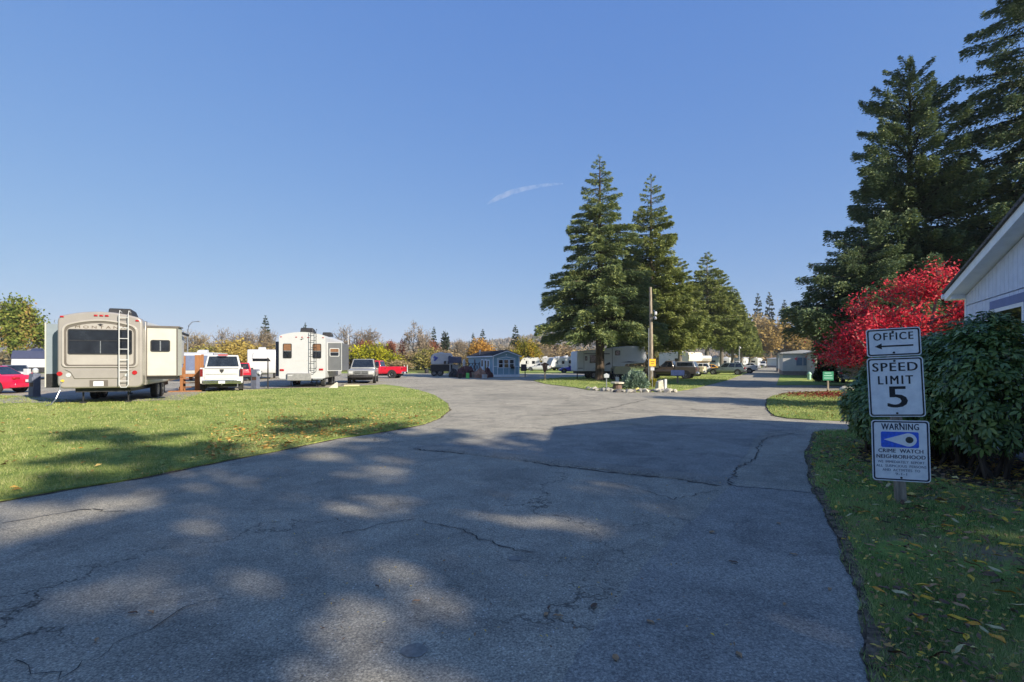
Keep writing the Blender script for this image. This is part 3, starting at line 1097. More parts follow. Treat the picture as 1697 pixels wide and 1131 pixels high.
# small dark evergreen behind the green sign
r = np.random.default_rng(81)
n = 9000
t = r.random(n) ** .8
a = r.random(n) * 6.28
rad = .95 * np.clip(1.15 - t, 0, 1) ** .6 * (.78 + .22 * np.sin(a * 5 + t * 9)) * (.75 + .25 * r.random(n))
P = np.stack([rad * np.cos(a), rad * np.sin(a), .1 + 2.75 * t], 1)
D = np.stack([np.cos(a), np.sin(a), .9 + r.normal(size=n) * .3], 1)
m_ever = leaf_mat('evergreen_shrub', [(0, S(22, 34, 20)), (.6, S(44, 60, 28)), (1, S(110, 120, 48))], .5, .15)
mb = MB().tube([(0, 0, -.1), (0, 0, 1.2), (.03, 0, 2.4)], [.08, .06, .02], 6)
plant('evergreen_shrub', 'small dark cone shaped evergreen right behind the green sign', 'shrub', (*gnd(1369, 634), 0), 0, 1, mb.mesh('trunk'),
      leaves('crown', P, D, .22, .10, np.clip(t * .5 + .35 * r.random(n), 0, 1), m_ever, r), M['bark_dark'], m_ever)


# rhododendron hedge beside the office
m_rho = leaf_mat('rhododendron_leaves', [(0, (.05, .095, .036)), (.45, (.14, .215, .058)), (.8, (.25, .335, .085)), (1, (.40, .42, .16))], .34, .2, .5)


def rhodo(name, label, lobes, n_wh, seed, base, n_single):
    """rosettes of oblong leaves over the outside of overlapping lobes, with woody stems"""
    r = np.random.default_rng(seed)
    t = thing(name, label, 'bush', (base[0], base[1], .03))
    lob = np.array(lobes)
    vol = lob[:, 3] * lob[:, 4]
    pk = r.choice(len(lob), n_wh, p=vol / vol.sum())
    dd = unit(r.normal(size=(n_wh, 3)) + np.array([0, 0, .25]))
    shell = (.62 + .42 * r.random(n_wh) ** .5)[:, None]
    c = lob[pk, :3] + dd * lob[pk][:, [3, 3, 4]] * shell
    keep = c[:, 2] > .08 + .15 * r.random(n_wh)
    c, dd = c[keep], dd[keep]
    c -= np.array([base[0], base[1], 0])
    ax = unit(dd + np.array([0, 0, .7]) + r.normal(size=dd.shape) * .25)
    per = 7
    P, D, NN, T = [], [], [], []
    u = unit(np.cross(ax, r.normal(size=ax.shape)))
    v = np.cross(ax, u)
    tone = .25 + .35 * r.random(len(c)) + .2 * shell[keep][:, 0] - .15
    for k in range(per):
        a = 2 * pi * k / per + r.random(len(c)) * .6
        rad = u * np.cos(a)[:, None] + v * np.sin(a)[:, None]
        d = unit(rad + ax * (.15 + .25 * r.random(len(c)))[:, None] - np.array([0, 0, .12]))
        P.append(c + d * .075)
        D.append(d)
        NN.append(ax + rad * -.2 + r.normal(size=ax.shape) * .15)
        T.append(np.clip(tone + r.normal(size=len(c)) * .2, 0, 1))
    P, D, NN, T = map(np.concatenate, (P, D, NN, T))
    # oblong six-sided leaves
    n = len(P)
    D = unit(D)
    Sd = unit(np.cross(D, NN))
    Nn = np.cross(Sd, D)
    L = (.09 * (.5 + .95 * r.random(n)))[:, None]
    W_ = L * .36
    V = np.stack([P - D * L * .5, P - D * L * .12 + Sd * W_ * .5 + Nn * W_ * .14, P + D * L * .25 + Sd * W_ * .42 + Nn * W_ * .1 - np.array([0, 0, .008]),
                  P + D * L * .5 - np.array([0, 0, .02]), P + D * L * .25 - Sd * W_ * .42 + Nn * W_ * .1 - np.array([0, 0, .008]), P - D * L * .12 - Sd * W_ * .5 + Nn * W_ * .14], 1)
    # the nearest ones are leaves of their own
    front = np.argsort(P[:, 1] + base[1] + .3 * np.abs(P[:, 2] - 1.0) + .25 * r.random(n))[:n_single]
    mask = np.ones(n, bool)
    mask[front] = False
    F6 = np.arange(6 * mask.sum()).reshape(-1, 6)
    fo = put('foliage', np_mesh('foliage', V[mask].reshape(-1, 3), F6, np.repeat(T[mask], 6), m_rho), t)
    fo['kind'] = 'stuff'
    for i in front:
        me = np_mesh('leaf', V[i] - P[i], np.arange(6).reshape(1, 6), np.repeat(T[i:i + 1], 6), m_rho)
        put('leaf', me, t, loc=tuple(P[i]))
    mb = MB()
    for lx, ly, lz, rr, rz_ in lobes:
        for k in range(7):
            a = r.random() * 6.28
            e = np.array([lx - base[0] + rr * .75 * math.cos(a), ly - base[1] + rr * .75 * math.sin(a), lz + rz_ * .5 * r.random()])
            b0 = np.array([lx - base[0] + r.normal() * .12, ly - base[1] + r.normal() * .12, -.05])
            m1 = b0 * .5 + e * .5 + np.array([r.normal() * .1, r.normal() * .1, -.1])
            mb.tube([tuple(b0), tuple(m1), tuple(e)], [.035, .024, .008], 5, False)
    mb.build('stem', M['bark'], t, smooth=True)
    return t


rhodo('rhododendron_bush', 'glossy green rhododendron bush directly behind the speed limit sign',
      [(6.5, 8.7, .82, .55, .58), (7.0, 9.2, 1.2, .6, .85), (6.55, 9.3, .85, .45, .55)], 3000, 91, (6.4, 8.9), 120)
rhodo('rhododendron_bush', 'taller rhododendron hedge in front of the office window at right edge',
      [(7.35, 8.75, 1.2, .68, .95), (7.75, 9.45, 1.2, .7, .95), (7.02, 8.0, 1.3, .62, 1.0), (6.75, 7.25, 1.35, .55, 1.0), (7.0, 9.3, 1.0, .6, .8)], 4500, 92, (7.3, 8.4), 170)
#@@GRASS
# ------------------------------------------------------------------ grass blades and fallen leaves
def blades(name, poly, n, y0, y1, h, mat, seed, label, xr=(-1.1, 1.1), wd=.006, clump=.5):
    r = np.random.default_rng(seed)
    name_right = seed == 2
    Y = np.exp(np.log(y0) + (np.log(y1) - np.log(y0)) * r.random(n))
    X = Y * (xr[0] + (xr[1] - xr[0]) * r.random(n))
    P = np.stack([X, Y], 1)
    k = in_poly(P, poly)
    P, Y = P[k], Y[k]
    # tufts
    tf = np.sin(P[:, 0] * 5.1 + np.sin(P[:, 1] * 3.3)) * np.sin(P[:, 1] * 4.7 + np.sin(P[:, 0] * 2.9))
    bare = np.sin(P[:, 0] * 2.2 + 1.7 * np.sin(P[:, 1] * 1.3)) + np.sin(P[:, 1] * 2.9 + 1.5 * np.sin(P[:, 0] * 1.9 + 1))
    k = r.random(len(P)) < .72 + clump * .5 * tf - clump * .75 * np.clip(bare - .5, 0, 1)
    P, Y, tf = P[k], Y[k], tf[k]
    if name_right:
        dist = P[:, 0] - np.interp(P[:, 1], EY, EX)
        dbed = np.hypot((P[:, 0] - 7.3) / 1.7, (P[:, 1] - 8.5) / 2.0)
        k = (r.random(len(P)) < np.clip((dist - .0) * 7, .12, 1)) & (r.random(len(P)) < np.clip((dbed - .75) * 2.2, .03, 1))
        P, Y, tf = P[k], Y[k], tf[k]
    n = len(P)
    a = r.random(n) * 6.28
    hh = h * (.5 + .8 * r.random(n)) * (1 + .25 * tf)
    w_ = np.maximum(wd, Y * .0011) * (.7 + .6 * r.random(n))
    dx, dy = np.cos(a), np.sin(a)
    ln = r.normal(size=(n, 2)) * .45 * hh[:, None]
    b0 = np.stack([P[:, 0] - dx * w_ / 2, P[:, 1] - dy * w_ / 2, np.full(n, .028)], 1)
    b1 = np.stack([P[:, 0] + dx * w_ / 2, P[:, 1] + dy * w_ / 2, np.full(n, .028)], 1)
    tp = np.stack([P[:, 0] + ln[:, 0], P[:, 1] + ln[:, 1], .03 + hh], 1)
    V = np.stack([b0, b1, tp], 1).reshape(-1, 3)
    F = np.arange(3 * n).reshape(n, 3)
    o = put(name, np_mesh(name, V, F, np.repeat(np.clip(.45 + .26 * r.normal(size=n) + .22 * tf, 0, 1), 3), mat))
    return tag(o, label, 'grass', kind='stuff')


m_blade = leaf_mat('grass_blades', [(0, (.14, .20, .055)), (.5, (.285, .34, .10)), (.85, (.42, .44, .17)), (1, (.54, .50, .26))], .6, .35, .2)
m_blade_r = leaf_mat('grass_blades_right', [(0, (.09, .16, .05)), (.4, (.25, .36, .11)), (.8, (.44, .53, .18)), (1, (.62, .56, .3))], .6, .35, .2)  # brightened copy of the blades, lifting the right lawn's shade
blades('grass', LAWNS['lawn_left'], 200000, 5.5, 32, .05, m_blade, 1, 'short mown grass of the left lawn', (-1.15, .05))
blades('grass', LAWNS['lawn_right'], 300000, 2.2, 12.5, .055, m_blade_r, 2, 'rough shaded grass around the sign post', (.45, 1.25), .005, .9)
blades('grass', LAWNS['lawn_right_edge'], 16000, 2.2, 12.5, .05, m_blade_r, 6, 'straggling grass creeping over the right road edge', (.4, .75), .006, 1.2).location.z = -.012
blades('grass', LAWNS['lawn_left_edge'], 60000, 5.5, 26, .05, m_blade, 7, 'straggling grass creeping over the left road edge', (-1.1, .0), .006, 1.0).location.z = -.012
blades('grass', LAWNS['lawn_corner'], 50000, 14, 30, .06, m_blade, 3, 'sunny grass of the corner by the side road', (.4, 1.1))
blades('grass', LAWNS['lawn_middle'], 60000, 28, 60, .07, m_blade, 4, 'grass of the middle island below the spruce', (-.1, .6))


def litter(name, poly, n, y0, y1, xr, mat, seed, label, size=.07, cen=None):
    r = np.random.default_rng(seed)
    Y = np.exp(np.log(y0) + (np.log(y1) - np.log(y0)) * r.random(n))
    X = Y * (xr[0] + (xr[1] - xr[0]) * r.random(n))
    P = np.stack([X, Y], 1)
    k = in_poly(P, poly) if poly is not None else np.ones(n, bool)
    if cen is not None:
        d = np.hypot((P[:, 0] - cen[0]) / cen[2], (P[:, 1] - cen[1]) / cen[3])
        k &= r.random(n) < np.exp(-d * d)
    P = P[k]
    n = len(P)
    P3 = np.stack([P[:, 0], P[:, 1], .05 + (.045 if seed in (11, 12) else .03) * r.random(n)], 1)
    D = np.stack([r.normal(size=n), r.normal(size=n), r.normal(size=n) * .25], 1)
    nrm = np.stack([r.normal(size=n) * .35, r.normal(size=n) * .35, np.ones(n)], 1)
    L = size * (.6 + .8 * r.random(n))
    o = put(name, leaves(name, P3, D, L, L * (.3 + .25 * r.random(n)), r.random(n), mat, r, flat=nrm, fold=.25))
    return tag(o, label, 'fallen leaves', kind='stuff')


m_litter = leaf_mat('litter_brown_yellow', [(0, S(100, 80, 66)), (.5, S(156, 124, 94)), (.75, S(196, 156, 84)), (.92, S(236, 196, 64)), (1, S(240, 220, 150))], .7, .2)
m_litter_g = leaf_mat('litter_gold', [(0, S(120, 84, 46)), (.5, S(176, 136, 60)), (1, S(226, 196, 120))], .7, .2)
m_litter_red = leaf_mat('litter_red', [(0, S(84, 22, 26)), (.6, S(126, 34, 36)), (1, S(160, 70, 54))], .7, .2)
litter('leaf_litter', LAWNS['lawn_right'], 15000, 3, 12.4, (.5, 1.2), m_litter, 11, 'scattered yellow and brown leaves below the bushes', .085, (7.4, 8.6, 2.1, 2.6))
litter('leaf_litter', LAWNS['lawn_right'], 6500, 2.4, 12.4, (.5, 1.2), m_litter, 12, 'loose leaves strewn over the shaded right lawn', .042)
litter('leaf_litter', LAWNS['lawn_left'], 7000, 6.5, 24, (-.6, 0), m_litter_g, 13, 'golden leaves scattered along the left lawn edge', .10, (-4.5, 12.5, 3.2, 4.2))
litter('leaf_litter', LAWNS['lawn_left'], 500, 6.5, 24, (-1, 0), m_litter_g, 14, 'few pale leaves strewn across the left lawn', .10)
litter('leaf_litter', LAWNS['lawn_corner'], 22000, 18, 30, (.45, .9), m_litter_red, 15, 'fallen red maple leaves around the green sign', .13, (16.8, 25.8, 2.6, 2.2))
litter('leaf_litter', LAWNS['lawn_corner'], 700, 14, 28, (.4, .9), m_litter_g, 16, 'golden leaves scattered on the sunny corner grass', .10)
litter('asphalt_litter', None, 600, 3, 14, (-.5, .45), m_litter, 17, 'tiny leaf crumbs lying on the asphalt', .025)
for ob in C.objects:
    if ob.name.startswith('asphalt_litter'):
        ob.location.z = -.03

# larger single leaves
r = np.random.default_rng(23)
lf = []
for q, (ln, wd_) in enumerate(((.11, .036), (.095, .034), (.10, .042))):
    V = []
    for i in range(6):
        s_ = i / 5
        hw = wd_ * math.sin(pi * min(.98, max(.02, s_ ** .8))) * .5
        for k in (-1, 0, 1):
            V.append((ln * (s_ - .5), hw * k, .012 * math.sin(pi * s_) + .008 * abs(k) + .006 * math.sin(7 * s_ + q)))
    F = [(i * 3 + k, i * 3 + k + 1, i * 3 + k + 4, i * 3 + k + 3) for i in range(5) for k in range(2)]
    me = np_mesh('fallen_leaf', np.array(V), np.array(F))
    lf.append(me)
leafcols = [pm('leaf_yellow', S(236, 186, 44), .6, 0, .25, 30), pm('leaf_pale', S(196, 182, 130), .6, 0, .2, 30), pm('leaf_tan', S(178, 138, 96), .7, 0, .25, 30),
            pm('leaf_brown', S(104, 76, 54), .7, 0, .3, 30), pm('leaf_ochre', S(222, 156, 40), .6, 0, .25, 30)]
cnt = 0
while cnt < 130:
    Y = math.exp(math.log(2.75) + (math.log(8.5) - math.log(2.75)) * r.random())
    X = Y * (.52 + .5 * r.random())
    if not in_poly(np.array([[X, Y]]), LAWNS['lawn_right'])[0] or (abs(X - 4.58) < .15 and abs(Y - 6.06) < .15):
        continue
    me = lf[r.integers(0, 3)]
    o = bpy.data.objects.new('fallen_leaf', me)
    C.objects.link(o)
    o.location = (X, Y, .08)
    o.rotation_euler = (r.normal() * .25, r.normal() * .25, r.random() * 6.28)
    s_ = .75 + .5 * r.random()
    o.scale = (s_, s_, s_)
    if not me.materials:
        me.materials.append(leafcols[0])
    o.material_slots[0].link = 'OBJECT'
    o.material_slots[0].material = leafcols[r.integers(0, 5)]
    tag(o, 'single fallen leaf lying in the shaded grass near the sign post', 'leaf', 'leaves lying on the right lawn')
    cnt += 1
for px, py in [(985, 1008), (925, 1025), (905, 1022), (1078, 1035), (910, 1010), (1225, 1090), (1215, 935), (1290, 870), (1315, 922), (1375, 980), (1180, 885), (250, 1018), (220, 1020),
               (160, 1065), (625, 975), (690, 1000), (1020, 1095), (1300, 1005)]:
    X, Y = gnd(px, py)
    me = lf[r.integers(0, 3)]
    o = bpy.data.objects.new('fallen_leaf', me)
    C.objects.link(o)
    o.location = (X, Y, .012)
    o.rotation_euler = (0, 0, r.random() * 6.28)
    s_ = .45 + .35 * r.random()
    o.scale = (s_, s_ * 1.3, s_)
    o.material_slots[0].link = 'OBJECT'
    o.material_slots[0].material = leafcols[2 + r.integers(0, 2)]
    tag(o, 'dry brown leaf lying on the foreground asphalt', 'leaf', 'leaves lying on the asphalt')
#@@SIGN
# ------------------------------------------------------------------ the sign post
m_face = pm('sign_face', S(248, 249, 250), .45, 0, .02, 9, 0, .4, col2=S(226, 229, 233))
m_blue = pm('sign_blue', S(60, 110, 235), .45, 0, .15, 25)
m_faded = pm('sign_ink_faded', S(66, 74, 92), .5, 0, .5, 60, 0, .3, col2=S(150, 158, 172))
sx_, sy_ = gnd(1493, 838)
sg = thing('sign_post', 'weathered wooden post carrying three white signs: OFFICE, SPEED LIMIT 5 and WARNING', 'sign', (sx_, sy_, 0))
sg.rotation_euler = (0, R(-2.6), R(-24))
MB().prism([(-.052, -.05), (.052, -.05), (.052, .05), (-.052, .05)], -.3, 2.07, 'z').build('post', M['wood_grey'], sg, bevel=.006)


def panel(zc, xc, w_, h_, border_mat, tilt=0.0, rad=.035):
    p = MB().prism(rrect(w_, h_, rad), -.003, .0, 'y').build('sign_panel', m_face, sg, loc=(xc, -.056, zc), rot=(0, tilt, 0))
    b = MB()
    ring_prism(b, rrect(w_ - .022, h_ - .022, rad * .8), rrect(w_ - .052, h_ - .052, rad * .6), -.0052, -.0035, 'y')
    b.build('border', border_mat, p)
    for zz in (h_ / 2 - .042, -h_ / 2 + .042):
        MB().lathe([(.012, -.009), (.012, -.0035)], 'y', 10, (0, 0, zz)).build('bolt', M['dark_metal'], p)
    return p


def letters(p, body, size, x, z, mat, spacing=1.0, bold=0.0, width=None):
    me = text_mesh(body, size, spacing, bold, .0006, 'CENTER', width)
    me.materials.append(mat)
    return put('lettering', me, p, loc=(x, -.0048, z), rot=(R(90), 0, 0))


p1 = panel(1.935, .0, .53, .33, M['ink'], 0, .03)
letters(p1, 'OFFICE', .125, 0, .065, M['ink'], 1.2, .0025, .385)
MB().prism([(-.185, -.045), (-.115, -.08), (-.115, -.054), (.19, -.054), (.19, -.036), (-.115, -.036), (-.115, -.010)], -.0052, -.0035, 'y').build('arrow', M['ink'], p1)
p2 = panel(1.405, .0, .545, .70, M['ink'])
letters(p2, 'SPEED', .145, 0, .232, M['ink'], 1.15, .003, .435)
letters(p2, 'LIMIT', .145, 0, .078, M['ink'], 1.3, .003, .335)
letters(p2, '5', .36, .01, -.13, M['ink'], 1, .007, .185)
p3 = panel(.655, .012, .56, .715, pm('sign_navy', S(34, 42, 74), .5, 0, .3, 30), R(1.2))
nav = pm('sign_navy_ink', S(46, 54, 84), .5, 0, .3, 40)
letters(p3, 'WARNING', .105, 0, .278, nav, 1.12, .002, .36)
MB().prism(rrect(.365, .185, .018), -.0046, -.0035, 'y').build('emblem', m_blue, p3, loc=(-.005, 0, .130))
eye = [(-.155, .0)]
for k in range(17):
    a = R(115 - 230 * k / 16)
    eye.append((.085 + .078 * math.cos(a), .078 * math.sin(a)))
MB().prism(eye, -.0056, -.0048, 'y').build('emblem_eye', m_face, p3, loc=(-.005, 0, .130))
MB().lathe([(.038, -.0066), (.038, -.0058)], 'y', 20, (.088, 0, .130)).build('emblem_pupil', pm('pupil', S(74, 76, 72), .6, 0, .3, 40), p3)
letters(p3, 'CRIME  WATCH', .062, 0, -.004, nav, 1.05, .0015, .43)
letters(p3, 'NEIGHBORHOOD', .062, 0, -.072, nav, 1.05, .0015, .47)
letters(p3, 'WE  IMMEDIATELY  REPORT', .042, 0, -.134, m_faded, 1.05, .0008, .45)
letters(p3, 'ALL  SUSPICIOUS  PERSONS', .042, 0, -.182, m_faded, 1.05, .0008, .48)
letters(p3, 'AND  ACTIVITIES  TO', .042, 0, -.230, m_faded, 1.05, .0008, .36)
letters(p3, '9-1-1', .042, 0, -.274, m_faded, 1.05, .0008, .11)

# ------------------------------------------------------------------ office building at the right edge
U = Vector((.472, .881, 0)).normalized()
Vv = Vector((.881, -.472, 0)).normalized()
OFW = Vector((9.93, 11.75, 0))                       # outer corner of the far eave
HW, SL, ZE = 4.66, .20, 3.10                          # half width, roof pitch, underside of eave fascia
og = OFW - U * HW + Vv * .32
off = thing('office_building', 'pale blue single-storey office with white trimmed gable at right edge', 'building', og, math.atan2(Vv.y, Vv.x))
m_side = pm('office_siding', S(214, 222, 240), .6, 0, .05, 5, .1, .3)
m_trim = pm('office_trim', S(246, 248, 250), .5, 0, .05, 5)
m_btrim = pm('office_blue_trim', S(110, 128, 176), .5, 0, .08, 5)
m_shing = pm('shingles', (.16, .15, .14), .9, 0, .3, 20, .5, .1)
WL, WH = 13.5, HW - .36
zt = lambda y: ZE + .02 + (HW - abs(y)) * SL          # underside of the roof
MB().prism([(-WH + .03, -.1), (WH - .03, -.1), (WH - .03, ZE), (0, zt(0) - .03), (-WH + .03, ZE)], .03, WL, 'x').build('wall', m_side, off)
bw = .203
nb = int(2 * WH / bw)
win = (-1.75, -.15, 1.15, 2.62)                       # y0,y1,z0,z1 of the gable window, set below
# find the window from where it stands along the wall
for k in range(nb):
    y0 = WH - (k + 1) * bw
    y1 = y0 + bw - .010
    zl = .45
    MB().box(-.012, .029, y0, y1, zl, 2.93).build('siding_board', m_side, off)
    za, zb = zt(y0) - .02, zt(y1) - .02
    MB().prism([(y0, 2.95), (y1, 2.95), (y1, zb), (y0, za)], -.022, .029, 'x').build('siding_board', m_side, off)
MB().box(-.035, .02, WH - .02, WH + .07, .3, ZE).build('corner_trim', m_trim, off)
MB().box(.021, .12, WH - .028, WH + .066, .3, ZE).build('corner_trim', m_trim, off)
rf = None
for sg_ in (1, -1):
    q = [(sg_ * (HW + .02), ZE + .17), (0, ZE + .17 + HW * SL), (0, ZE + .235 + HW * SL), (sg_ * (HW + .05), ZE + .215)]
    rr_ = MB().prism(q, -.36, WL + .3, 'x').build('roof', m_shing, off)
    MB().prism([(sg_ * HW, ZE), (sg_ * HW, ZE + .165), (0, ZE + .165 + HW * SL), (0, ZE + HW * SL)], -.32, -.28, 'x').build('rake_board', m_trim, off)
    MB().prism([(sg_ * (HW - .02), ZE + .02), (sg_ * (HW - .02), ZE + .05), (0, ZE + .05 + HW * SL), (0, ZE + .02 + HW * SL)], -.278, .03, 'x').build('soffit', m_trim, off)
    MB().box(-.278, WL, min(sg_ * HW, sg_ * (HW - .025)), max(sg_ * HW, sg_ * (HW - .025)), ZE, ZE + .165).build('fascia', m_trim, off)
    MB().prism([(sg_ * (WH), ZE + .0), (sg_ * (HW - .03), ZE), (sg_ * (HW - .03), ZE + .03), (sg_ * WH, ZE + .09)], -.275, WL, 'x').build('eave_soffit', m_trim, off)
    MB().tube([(-.36, sg_ * (HW + .06), ZE + .1), (WL, sg_ * (HW + .06), ZE + .08)], .055, 8).build('gutter', m_trim, off)
# gable window
P0 = og + U * WH
rw = (1647 - 848.5) / FOC
s_w = (rw * P0.y - P0.x) / (U.x - rw * U.y)
wy = WH + s_w
wd_obj = MB().box(-.05, .05, wy - 1.55, wy, 1.25, 2.70).build('window', m_trim, off)
MB().box(-.056, -.0505, wy - 1.48, wy - .07, 1.32, 2.63).build('pane', glass_mat('office_glass', (.02, .025, .022), .03, .9), wd_obj)
MB().box(-.046, .0, wy - 1.6, wy + .06, 2.705, 2.86).build('window_trim', m_btrim, off)
MB().box(.0, WL, -WH + .02, WH - .02, -.1, .44).build('skirting', pm('office_skirt', S(170, 176, 190), .7, 0, .08, 5), off)
#@@VEHICLES
# ------------------------------------------------------------------ vehicle builders
def paint(name, col, rough=.28):
    return pm(name, col, rough, .0, .05, 2.5, 0, .5, .6)


def face_panel(mb, a, b, c, d, u0, u1, v0, v1, off=.006):
    """slab lying on the quad a-b-c-d (a-b bottom, d-c top)"""
    a, b, c, d = map(Vector, (a, b, c, d))
    n = (b - a).cross(d - a).normalized()
    f = lambda u, v: a.lerp(b, u).lerp(d.lerp(c, u), v)
    q = [f(u0, v0), f(u1, v0), f(u1, v1), f(u0, v1)]
    mb.hexa([p - n * .004 for p in q] + [p + n * off for p in q])
    return mb


_wheel = {}


def wheel(parent, x, y, r_, w_, rim='steel'):
    key = (r_, w_)
    if key not in _wheel:
        tm = MB().lathe([(r_ * .62, -w_ / 2), (r_ * .92, -w_ / 2), (r_, -w_ * .36), (r_, w_ * .36), (r_ * .92, w_ / 2), (r_ * .62, w_ / 2)], 'y', 22).mesh('wheel')
        tm.materials.append(M['black'])
        tm.polygons.foreach_set('use_smooth', [True] * len(tm.polygons))
        tm.set_sharp_from_angle(angle=R(35))
        rb = MB().lathe([(r_ * .60, -w_ * .5), (r_ * .61, -w_ * .53), (r_ * .5, -w_ * .42), (r_ * .18, -w_ * .5), (r_ * .1, -w_ * .55), (r_ * .1, w_ * .55), (r_ * .18, w_ * .5), (r_ * .5, w_ * .42), (r_ * .61, w_ * .53), (r_ * .6, w_ * .5)], 'y', 20)
        rm = rb.mesh('rim')
        rm.materials.append(M['steel'])
        _wheel[key] = (tm, rm)
    tm, rm = _wheel[key]
    t = put('wheel', tm, parent, loc=(x, y, r_))
    o = put('rim', rm, t)
    o.material_slots[0].link = 'OBJECT'
    o.material_slots[0].material = M[rim]
    # dark wheel-arch lip on the body
    return t


def body_rings(st):
    rings = []
    for x, zb, z1, hw in st:
        h = z1 - zb
        half = [(hw * .90, zb), (hw * .99, zb + .16 * h), (hw, zb + .5 * h), (hw * .985, zb + .8 * h), (hw * .95, zb + .95 * h), (hw * .84, z1)]
        rings.append([(x, y, z) for y, z in half] + [(x, -y, z) for y, z in reversed(half)])
    return rings


def vehicle(name, label, cat, loc, heading, kind, pt, L, W, H, wr, group=None, rim='steel', bumper='chrome', front='plain', canopy=None):
    """heading in degrees from +X, anticlockwise; local +x is forward"""
    v = thing(name, label, cat, (loc[0], loc[1], .03 if len(loc) < 3 else loc[2]), R(heading), group)
    hl, hw = L / 2, W / 2
    ax_f, ax_r = hl - .17 * L, -hl + .19 * L
    if kind == 'sedan':
        belt = H * .64
        st = [(-hl, .38, H * .60, hw * .80), (-hl + .07, .30, H * .655, hw * .92), (-hl + .5, .26, belt + .03, hw * .985), (-.5, .22, belt + .01, hw), (hl * .35, .22, belt - .03, hw),
              (hl - 1.0, .24, H * .585, hw * .985), (hl - .35, .26, H * .52, hw * .94), (hl - .05, .3, H * .44, hw * .84), (hl, .34, H * .38, hw * .76)]
        cb = (-hl + .55, hl * .38, -hl + 1.35, hl * .38 - 1.0, hw * .93, hw * .70, belt - .03, H)
    elif kind == 'suv':
        belt = H * .60
        st = [(-hl, .42, H * .5, hw * .86), (-hl + .06, .36, belt, hw * .95), (-hl + .5, .32, belt + .02, hw), (0, .3, belt + .01, hw), (hl * .38, .3, belt - .02, hw),
              (hl - .9, .32, H * .565, hw * .99), (hl - .25, .34, H * .53, hw * .95), (hl - .04, .38, H * .44, hw * .88), (hl, .42, H * .40, hw * .82)]
        cb = (-hl + .1, hl * .42, -hl + .45, hl * .42 - .75, hw * .95, hw * .78, belt - .03, H)
    else:                                                          # pickup
        belt = H * .62
        xb = -hl + .40 * L
        st = [(xb, .45, belt + .01, hw * .99), (0, .45, belt, hw), (hl * .40, .45, belt - .01, hw), (hl - 1.0, .48, H * .60, hw * .99), (hl - .3, .5, H * .575, hw * .97),
              (hl - .06, .52, H * .54, hw * .93), (hl, .55, H * .50, hw * .88)]
        cb = (xb + .04, hl * .40, xb + .26, hl * .40 - .72, hw * .93, hw * .76, belt - .03, H)
    body = MB().loft(body_rings(st)).build('body', pt, v, smooth=True)
    x0, x1, x2, x3, hb, ht, zb, z1 = cb
    A = {'rl': (x0, hb, zb), 'rr': (x0, -hb, zb), 'fl': (x1, hb, zb), 'fr': (x1, -hb, zb), 'Rl': (x2, ht, z1), 'Rr': (x2, -ht, z1), 'Fl': (x3, ht, z1), 'Fr': (x3, -ht, z1)}
    MB().hexa([A[k] for k in ('rl', 'rr', 'fr', 'fl', 'Rl', 'Rr', 'Fr', 'Fl')]).build('cabin', pt, v, bevel=.05)
    face_panel(MB(), A['fr'], A['fl'], A['Fl'], A['Fr'], .05, .95, .12, .93).build('windscreen', M['car_glass'], v)
    face_panel(MB(), A['rl'], A['rr'], A['Rr'], A['Rl'], .06, .94, .16, .90).build('rear_window', M['car_glass'], v)
    cuts = [(.10, .50), (.535, .90)] if kind != 'suv' else [(.06, .33), (.365, .62), (.65, .92)]
    for u0, u1 in cuts:
        face_panel(MB(), A['fl'], A['rl'], A['Rl'], A['Fl'], 1 - u1, 1 - u0, .14, .88).build('side_window', M['car_glass'], v)
        face_panel(MB(), A['rr'], A['fr'], A['Fr'], A['Rr'], u0, u1, .14, .88).build('side_window', M['car_glass'], v)
    if kind == 'pickup':
        zr = belt + .06
        MB().box(-hl + .03, xb, -hw * .97, hw * .97, .5, .86).build('bed_floor', pt, v)
        for s_ in (-1, 1):
            ys = sorted((s_ * hw * .995, s_ * (hw - .10)))
            MB().box(-hl + .05, xb - .012, ys[0], ys[1], .58, zr).build('bed_side', pt, v, bevel=.03)
        tg = MB().box(-hl - .0, -hl + .07, -hw * .80, hw * .80, .72, zr - .01).build('tailgate', pt, v, bevel=.02)
        MB().box(-hl - .006, -hl + .0, -.10, .10, zr - .14, zr - .09).build('handle', M['dark_metal'], tg)
        for s_ in (-1, 1):
            ys = sorted((s_ * hw * .855, s_ * hw * .985))
            MB().box(-hl - .012, -hl + .06, ys[0], ys[1], .88, zr - .07).build('taillight', M['red_dark'], v, bevel=.01)
        bz = (.46, .68)
        if canopy:
            cz = z1 - .06
            cx = xb - .06
            Q = {'rl': (-hl + .1, hw * .93, zr), 'rr': (-hl + .1, -hw * .93, zr), 'fl': (cx, hw * .93, zr), 'fr': (cx, -hw * .93, zr),
                 'Rl': (-hl + .32, hw * .76, cz), 'Rr': (-hl + .32, -hw * .76, cz), 'Fl': (cx, hw * .76, cz), 'Fr': (cx, -hw * .76, cz)}
            cp = MB().hexa([Q[k] for k in ('rl', 'rr', 'fr', 'fl', 'Rl', 'Rr', 'Fr', 'Fl')]).build('canopy', canopy, v, bevel=.05)
            face_panel(MB(), Q['fl'], Q['rl'], Q['Rl'], Q['Fl'], .1, .9, .15, .8).build('pane', M['car_glass'], cp)
            face_panel(MB(), Q['rr'], Q['fr'], Q['Fr'], Q['Rr'], .1, .9, .15, .8).build('pane', M['car_glass'], cp)
            face_panel(MB(), Q['rl'], Q['rr'], Q['Rr'], Q['Rl'], .1, .9, .15, .85).build('pane', M['car_glass'], cp)
    else:
        zl = H * .55 if kind == 'sedan' else H * .52
